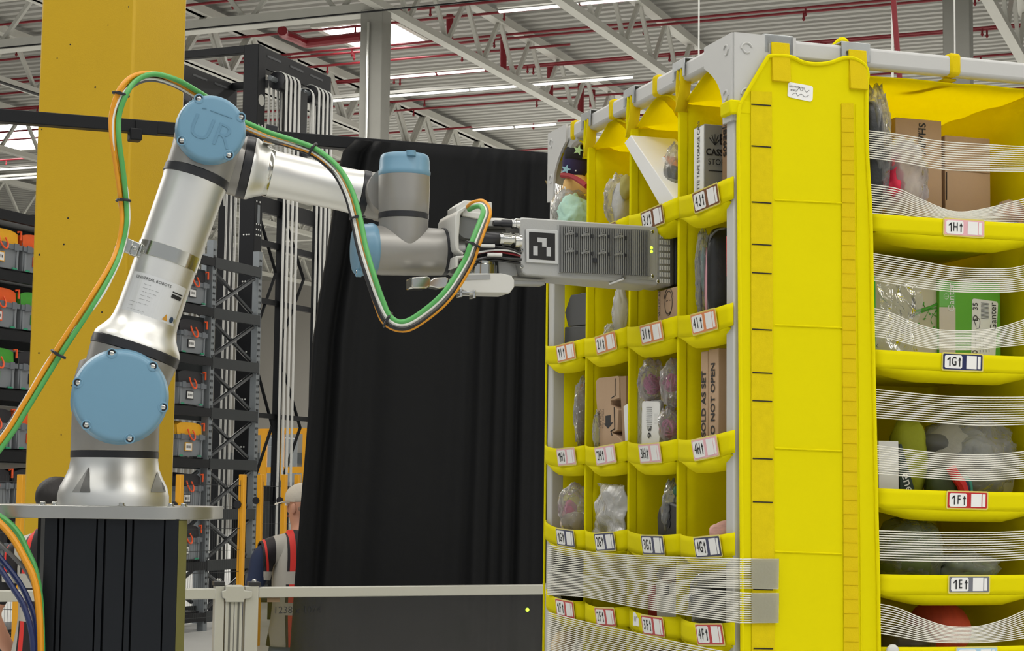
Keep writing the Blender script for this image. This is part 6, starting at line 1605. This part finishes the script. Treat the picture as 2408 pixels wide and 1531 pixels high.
# ---- G row
wrapped('bagged_toy', 'clear bag with a bright pink toy in bin 1G', 'bag', LP(0.015), (1312, 1392, 1140, 1256), [('pink_toy', (1322, 1356, 1178, 1232), mat('hot_pink', rgb(226, 84, 150), 0.5, var=0.1), 0.015, dict(amp=0.25)), ('beige_base', (1316, 1384, 1205, 1258), mat('beige_plastic', rgb(206, 190, 176), 0.6, var=0.1), 0.016, dict(amp=0.15))], seed=51)
bg = MB().use(P_milk)
def wbag(s, t):
    px = 1400 + (1474 - 1400) * s + 8 * sin(4 * t + 2) * (1 - s); py = 1136 + 6 * s + (1275 - 1136) * t
    px += 12 * max(0, 0.75 - t) * -(0.2) + 14 * t * (1 - t) * (1 - s) * 3
    return LF(px, py, 0.02) - PV * (0.016 * sin(pi * s) * sin(pi * min(1, t + 0.1)) + 0.016 * noise.noise(V((s * 3.2, t * 4.2, 2))) + 0.006 * abs(noise.noise(V((s * 8, t * 8, 5)))))
bg.grid(30, 30, wbag)
build('plastic_bag', bg, mat('white_polybag', rgb(238, 238, 236), 0.28, var=0.02, trans=0.2), solid=0.003, smooth=80, label='white crumpled plastic bag in bin 2G', cat='bag')
r = root('shoe_sole', LF(1570, 1250, 0.02), 'black slipper standing on end in bin 3G', 'slipper')
sp = MB().prism([LF(px, py, 0.014) for px, py in ((1546, 1265), (1544, 1215), (1549, 1192), (1560, 1182), (1576, 1181), (1600, 1190), (1600, 1265))], PV * 0.03)
build('sole', sp, mat('black_rubber', rgb(34, 33, 30), 0.5, var=0.1), r, bevel=0.006, bseg=3)
for y in (1196, 1214, 1232): build('tread_ring', MB().lathe(LF(1572, y, 0.0138), -PV, [(0.0105, 0), (0.0105, 0.0012), (0.008, 0.0014), (0.008, 0.0004)], 16), M_ring, r)
wrapped('bagged_bottle', 'green item in clear wrap above the slipper in bin 3G', 'bag', LP(0.03), (1556, 1604, 1128, 1262), [('green_item', (1582, 1604, 1140, 1168), mat('deep_green', rgb(40, 92, 70), 0.5, var=0.1), 0.015, dict(amp=0.08)), ('grey_item', (1578, 1604, 1165, 1258), mat('slate_cloth', rgb(104, 110, 100), 0.7, var=0.2), 0.015, dict(amp=0.12))], bagm=P_clear, seed=61)
soft('bristle_brush', 'pale pink bristle tuft at the right of bin 4G', 'brush', LP(0.04), 1668, 1744, 1226, 1275, 0.02, mat('pale_pink_bristle', rgb(216, 168, 158), 0.8, var=0.25, vscale=70, stretch=(1, 1, 5)), seed=7, amp=0.22)
# ---- row behind the left bands
soft('bagged_goods', 'black plastic package behind the bands in bin 1F', 'bag', LP(0.05), 1304, 1416, 1272, 1412, 0.03, mat('black_polybag', rgb(40, 40, 44), 0.22, var=0.1, bump=0.8, bscale=16), seed=71, amp=0.12, crinkle=0.4, power=0.7, sub=4)
sz = SHELF['3F']
r = root('red_carton', LF(1555, 1440, 0.02), 'red carton with white barcode sheet behind the bands in bin 3F', 'box')
build('carton_body', MB().prism([LF(px, py, 0.024) for px, py in ((1524, 1376), (1596, 1372), (1596, 1470), (1524, 1470))], PV * 0.06), mat('red_card', rgb(168, 26, 34), 0.5, var=0.05), r, bevel=0.002)
lb = MB().use(M_paper).prism([LF(px, py, 0.014) for px, py in ((1542, 1374), (1592, 1370), (1592, 1470), (1546, 1470))], PV * 0.003)
lb.use(M_ink)
for k in range(9): lb.beam(LF(1560 + k * 1.6, 1378, 0.0134), LF(1560 + k * 1.6, 1400, 0.0134), 0.0006, 0.0012, -PV)
for i in range(3): lb.text('-- --- -- ---- -- ---', LF(1566 + i * 9, 1415, 0.0132), -ZU, TX, 0.013)
build('barcode_sheet', lb, None, r, smooth=0)
wrapped('bagged_sweets', 'clear bag with pale pink filling above the red carton in bin 3F', 'bag', LP(0.03), (1548, 1606, 1318, 1385), [('pink_filling', (1556, 1604, 1340, 1384), mat('pale_pink', rgb(222, 176, 160), 0.7, var=0.1), 0.016, dict(amp=0.15))], seed=81)
wrapped('bagged_garment', 'grey bagged garment with dark sleeve behind the bands in bin 4F', 'bag', LP(0.03), (1622, 1744, 1340, 1482), [('garment', (1626, 1742, 1356, 1480), mat('grey_felt', rgb(120, 122, 118), 0.85, var=0.12, bump=0.3), 0.028, dict(amp=0.12, power=0.85)), ('dark_sleeve', (1672, 1748, 1350, 1412), mat('dark_felt', rgb(44, 44, 44), 0.85, var=0.12), 0.026, dict(amp=0.15))], bagm=P_film, seed=91)
for lab, b, m, sd in (('beige paper parcel behind the lowest bands in bin 1E', (1296, 1352, 1488, 1580), mat('beige_paper', rgb(206, 176, 130), 0.8, var=0.1), 2), ('white crumpled parcel behind the lowest bands in bin 1E', (1346, 1394, 1500, 1590), mat('white_wrap', rgb(212, 208, 204), 0.6, var=0.1), 5), ('brown parcel behind the lowest bands in bin 3E', (1494, 1604, 1530, 1600), M_kraftd, 8)):
    soft('parcel', lab, 'parcel', LP(0.03), *b, 0.03, m, seed=sd, amp=0.14, power=0.75, crinkle=0.2)

# ---- right face, bin 1H
def rbox(mb, px0, px1, ytop, u0, du, zb, m):
    return box_uv(mb, u0, u0 + du, rv(px0, u0, ytop), rv(px1, u0, ytop), zb, rz((px0 + px1) / 2, ytop, u0), m)
sz = SHELF['RH']
wrapped('bagged_cushion', 'black cushion in a clear bag at the left of bin 1H', 'cushion', RPn(0.06), (2026, 2092, 196, 520), [('cushion', (2018, 2074, 236, 510), mat('black_vinyl', rgb(34, 36, 36), 0.4, var=0.15, bump=0.2), 0.05, dict(amp=0.03, power=0.6))], bagm=P_film, seed=101)
r = root('carton', RF(2160, 495, 0.13), 'taller brown carton with dark lettering in bin 1H', 'box')
bo = build('carton_body', rbox(MB(), 2105, 2214, 280, 0.13, 0.13, sz, M_kraft), None, r, bevel=0.002)
pr = MB().text('SHARK', RF(2168, 328, 0.1294), -ZU, PV, 0.024, bold=0.012).text('AWARD', RF(2161, 318, 0.1294), -ZU, PV, 0.009)
build('carton_print', pr, M_ink, bo, smooth=0)
r = root('carton', RF(2270, 500, 0.10), 'shorter plain brown carton on the right in bin 1H', 'box')
bo = build('carton_body', rbox(MB(), 2222, 2328, 322, 0.13, 0.13, sz, M_kraft), None, r, bevel=0.002)
build('slot_cut', MB().beam(RF(2226, 405, 0.1295), RF(2226, 470, 0.1295), 0.003, 0.001), M_ink, bo)
build('flap_edge', MB().beam(RF(2222, 396, 0.129), RF(2328, 408, 0.129), 0.0015, 0.0015), M_kraftd, bo)
wrapped('bagged_toy', 'clear bag with a crimson soft toy in bin 1H', 'bag', RPn(0.05), (2070, 2182, 325, 520), [('crimson_toy', (2076, 2126, 395, 475), mat('crimson_cloth', rgb(214, 40, 70), 0.7, var=0.15), 0.03, dict(amp=0.35, freq=2.8)), ('pink_part', (2082, 2118, 355, 405), mat('dusty_pink', rgb(196, 96, 100), 0.7, var=0.1), 0.02, dict(amp=0.2))], bagm=plastic('hazy_bag', clear=0.62), seed=111)
wrapped('bagged_fruit', 'orange mesh item in shiny wrap at the right edge of bin 1H', 'bag', RPn(0.04), (2330, 2420, 474, 545), [('orange_item', (2338, 2416, 482, 545), mat('peach_item', rgb(226, 150, 100), 0.6, var=0.2, vscale=30), 0.03, dict(amp=0.08))], seed=121)
# ---- bin 1G
sz = SHELF['RG']
r = root('shoe_box', RF(2130, 830, 0.12), 'plastic-wrapped beige box with green plant print in bin 1G', 'box')
bo = build('box_body', rbox(MB(), 2050, 2203, 650, 0.12, 0.2, sz, mat('beige_box', rgb(196, 188, 160), 0.6, var=0.04)), None, r, bevel=0.002)
M_leaf = mat('leaf_green', rgb(72, 158, 40), 0.5, var=0.05)
build('green_edge', rbox(MB(), 2046, 2059, 650, 0.114, 0.02, sz, mat('lime_edge', rgb(62, 190, 40), 0.5, var=0.03)), None, r, bevel=0.001)
pp = MB()
for pts, w_ in ((((2208, 712), (2188, 722), (2162, 730), (2146, 733)), 0.006), (((2208, 722), (2186, 728), (2160, 737), (2148, 741)), 0.003), (((2204, 728), (2190, 748), (2192, 762)), 0.0014), (((2188, 724), (2178, 742), (2174, 752)), 0.0012), (((2176, 724), (2172, 716)), 0.0018), (((2192, 738), (2202, 744)), 0.0018), (((2066, 690), (2080, 706), (2086, 712)), 0.0008)):
    pp.tube([V(p) for p in catmull([RF(px, py, 0.1192) for px, py in pts], 4)], w_ * 0.5, 5)
for cx, cy, a in ((2172, 714, 1.2), (2187, 738, -0.8), (2201, 732, 0.9), (2174, 750, 0.3), (2160, 762, 0.8), (2178, 772, -0.4), (2196, 770, 0.5)):
    c = RF(cx, cy, 0.1188); e1 = PV * cos(a) + ZU * sin(a); e2 = ZU * cos(a) - PV * sin(a)
    pp.prism([c - e1 * 0.005, c + e2 * 0.002, c + e1 * 0.005, c - e2 * 0.002], PU * 0.0004)
build('plant_print', pp, M_leaf, bo, smooth=0, kind='stuff')
build('box_mark', MB().text('X', RF(2061, 814, 0.1192), PV, ZU, 0.012, bold=0.02), M_ink, bo, smooth=0)
wr_ = MB().grid(16, 18, lambda s, t: RF(2058 + 100 * s + 10 * sin(6 * t), 668 + 158 * t, 0.105) - PU * (0.006 * noise.noise(V((s * 5, t * 6, 1))) + 0.004))
build('clear_wrap', wr_, plastic('box_wrap', clear=0.8, rough=0.1, bscale=16, bump=0.6), r, smooth=80)
r = root('shoe_box', RF(2280, 830, 0.10), 'green and white shoe box with price sticker in bin 1G', 'box')
M_lime = mat('box_green', rgb(98, 176, 44), 0.5, var=0.03)
bo = build('box_body', rbox(MB(), 2208, 2352, 662, 0.11, 0.22, sz, M_lime), None, r, bevel=0.002)
q = MB().use(mat('box_beige', rgb(214, 204, 190), 0.6, var=0.03)).prism([RF(px, py, 0.1094) for px, py in ((2209, 722), (2247, 723), (2247, 850), (2209, 850))], PU * 0.0005)
q.use(mat('box_pale_green', rgb(116, 188, 92), 0.5, var=0.02)).prism([RF(px, py, 0.1094) for px, py in ((2209, 664), (2247, 664), (2247, 722), (2209, 721))], PU * 0.0005)
q.use(M_paper).text('Ganter', RF(2237, 700, 0.1090), ZU, -PV, 0.022)
c = RF(2225, 697, 0.1090)
q.tube([c + PV * (0.006 * sin(t * 0.5)) + ZU * (0.006 * cos(t * 0.5)) for t in range(13)], 0.0006, 4); q.tube([c - PV * 0.004, c + PV * 0.004], 0.0006, 4)
q.prism([RF(px, py, 0.1090) for px, py in ((2286, 705), (2290, 702), (2344, 709), (2347, 714), (2340, 850), (2284, 850))], PU * 0.0006)
q.use(M_ink)
for k in range(13): q.beam(RF(2307, 712 + k * 3.0, 0.1084), RF(2325, 714 + k * 3.0, 0.1084), 0.0005, (0.0012, 0.0022, 0.0009)[k % 3], -PU)
q.text('D  35', RF(2294, 733, 0.1084), ZU, -PV, 0.018).text('Ganter', RF(2336, 745, 0.1084), ZU, -PV, 0.022).text('20 ---- -', RF(2293, 812, 0.1084), ZU, -PV, 0.018)
for i in range(4): q.text('--- ---- --', RF(2304 + 7 * i, 812, 0.1084), ZU, -PV, 0.009)
q.tube([V(p) for p in catmull([RF(px, py, 0.1084) for px, py in ((2296, 768), (2292, 756), (2296, 748), (2304, 752), (2303, 770), (2296, 772))], 3)], 0.0006, 4)
build('box_print', q, None, bo, smooth=0)
# ---- bin 1F
sz = SHELF['RF']
r = root('small_box', RF(2088, 1150, 0.05), 'small white box at the left of bin 1F', 'box')
build('box_body', rbox(MB(), 2066, 2113, 1037, 0.05, 0.08, sz, M_whitec), None, r, bevel=0.0015)
build('lid_seam', MB().beam(RF(2067, 1108, 0.0492), RF(2113, 1110, 0.0492), 0.001, 0.001), M_grey, r)
r = root('magazine', RF(2130, 1150, 0.06), 'dark green booklet with pale lettering beside the white box in bin 1F', 'book')
bo = build('cover', MB().prism([RF(px, py, 0.055) for px, py in ((2116, 1044), (2120, 1044), (2150, 1150), (2148, 1175), (2117, 1175))], PU * 0.008), mat('forest_green', rgb(34, 52, 40), 0.4, var=0.05), r)
build('cover_print', MB().text('ene', RF(2134, 1135, 0.0544), -ZU * 0.95 + PV * 0.3, PV * 0.95 + ZU * 0.3, 0.030), M_paper, bo, smooth=0)
soft('folded_cloth', 'olive green folded cloth behind the booklet in bin 1F', 'cloth', RPn(0.13), 2092, 2178, 985, 1175, 0.05, mat('olive_green', rgb(150, 156, 30), 0.8, var=0.12, bump=0.2), seed=5, amp=0.12, power=0.7)
wrapped('bagged_garment', 'grey bagged garment bulging in bin 1F', 'bag', RPn(0.11), (2155, 2390, 985, 1180), [('garment', (2160, 2330, 992, 1175), mat('grey_jersey', rgb(150, 148, 136), 0.85, var=0.12, bump=0.3), 0.07, dict(amp=0.16)), ('garment_fold', (2250, 2384, 1060, 1180), mat('pale_jersey', rgb(176, 174, 156), 0.85, var=0.1), 0.05, dict(amp=0.16)), ('dark_fold', (2158, 2240, 1020, 1075), mat('dark_jersey', rgb(88, 88, 84), 0.85, var=0.15), 0.05, dict(amp=0.15))], seed=131)
r = root('toy_figure', RF(2260, 1155, 0.05), 'red and teal toy lying at the lip of bin 1F', 'toy')
build('red_band', MB().tube([V(p) for p in catmull([RF(px, py, 0.03) for px, py in ((2236, 1100), (2250, 1124), (2262, 1142), (2270, 1170))], 4)], 0.011, 8), M_vred, r)
build('teal_rim', MB().tube([V(p) for p in catmull([RF(px, py, 0.032) for px, py in ((2268, 1122), (2280, 1138), (2282, 1170))], 4)], 0.006, 8), mat('teal_rubber', rgb(60, 150, 130), 0.5, var=0.05), r)
build('navy_core', blob_at(MB(), RPn(0.045), 2252, 2284, 1118, 1175, 0.02, mat('navy_rubber', rgb(34, 48, 72), 0.5, var=0.1), seed=2), None, r, smooth=80)
soft('dark_package', 'dark green package with red edge low in bin 1F', 'package', RPn(0.07), 2176, 2256, 1100, 1185, 0.03, mat('dark_green_pack', rgb(62, 74, 34), 0.5, var=0.2), seed=9, amp=0.1, power=0.7)
# ---- bin 1E and 1D
wrapped('bagged_garment', 'dark green bagged garment filling the left of bin 1E', 'bag', RPn(0.09), (2050, 2215, 1222, 1375), [('garment', (2052, 2210, 1232, 1372), mat('moss_cloth', rgb(92, 104, 58), 0.85, var=0.15), 0.05, dict(amp=0.18))], bagm=plastic('greenish_bag', (0.8, 0.86, 0.72), 0.7, 0.12, 24, 0.8, (0.6, 0.66, 0.5)), seed=141)
wrapped('bagged_garment', 'sage green crinkled bag on the right in bin 1E', 'bag', RPn(0.07), (2195, 2350, 1300, 1375), [('garment', (2200, 2344, 1312, 1374), mat('sage_cloth', rgb(126, 140, 96), 0.85, var=0.12), 0.04, dict(amp=0.16))], seed=151)
soft('striped_scarf', 'rust red striped cloth behind the bands in bin 1D', 'cloth', RPn(0.12), 2130, 2285, 1412, 1545, 0.06, mat('rust_stripes', rgb(188, 70, 40), 0.8, var=0.7, vscale=9, stretch=(3, 1, 0.6)), seed=4, amp=0.1)
soft('dark_package', 'dark wrapped package low at the left in bin 1D', 'package', RPn(0.06), 2062, 2200, 1470, 1560, 0.05, mat('dark_olive_pack', rgb(70, 60, 34), 0.4, var=0.2, bump=0.5, bscale=20), seed=6, amp=0.15)
build('lip_button', MB().lathe(RF(2098, 1531, -0.012), -PU, [(0.014, 0), (0.014, 0.004), (0.009, 0.007)], 16), M_pearl, label='pale round button at the left end of the lowest visible lip', cat='button', smooth=60)
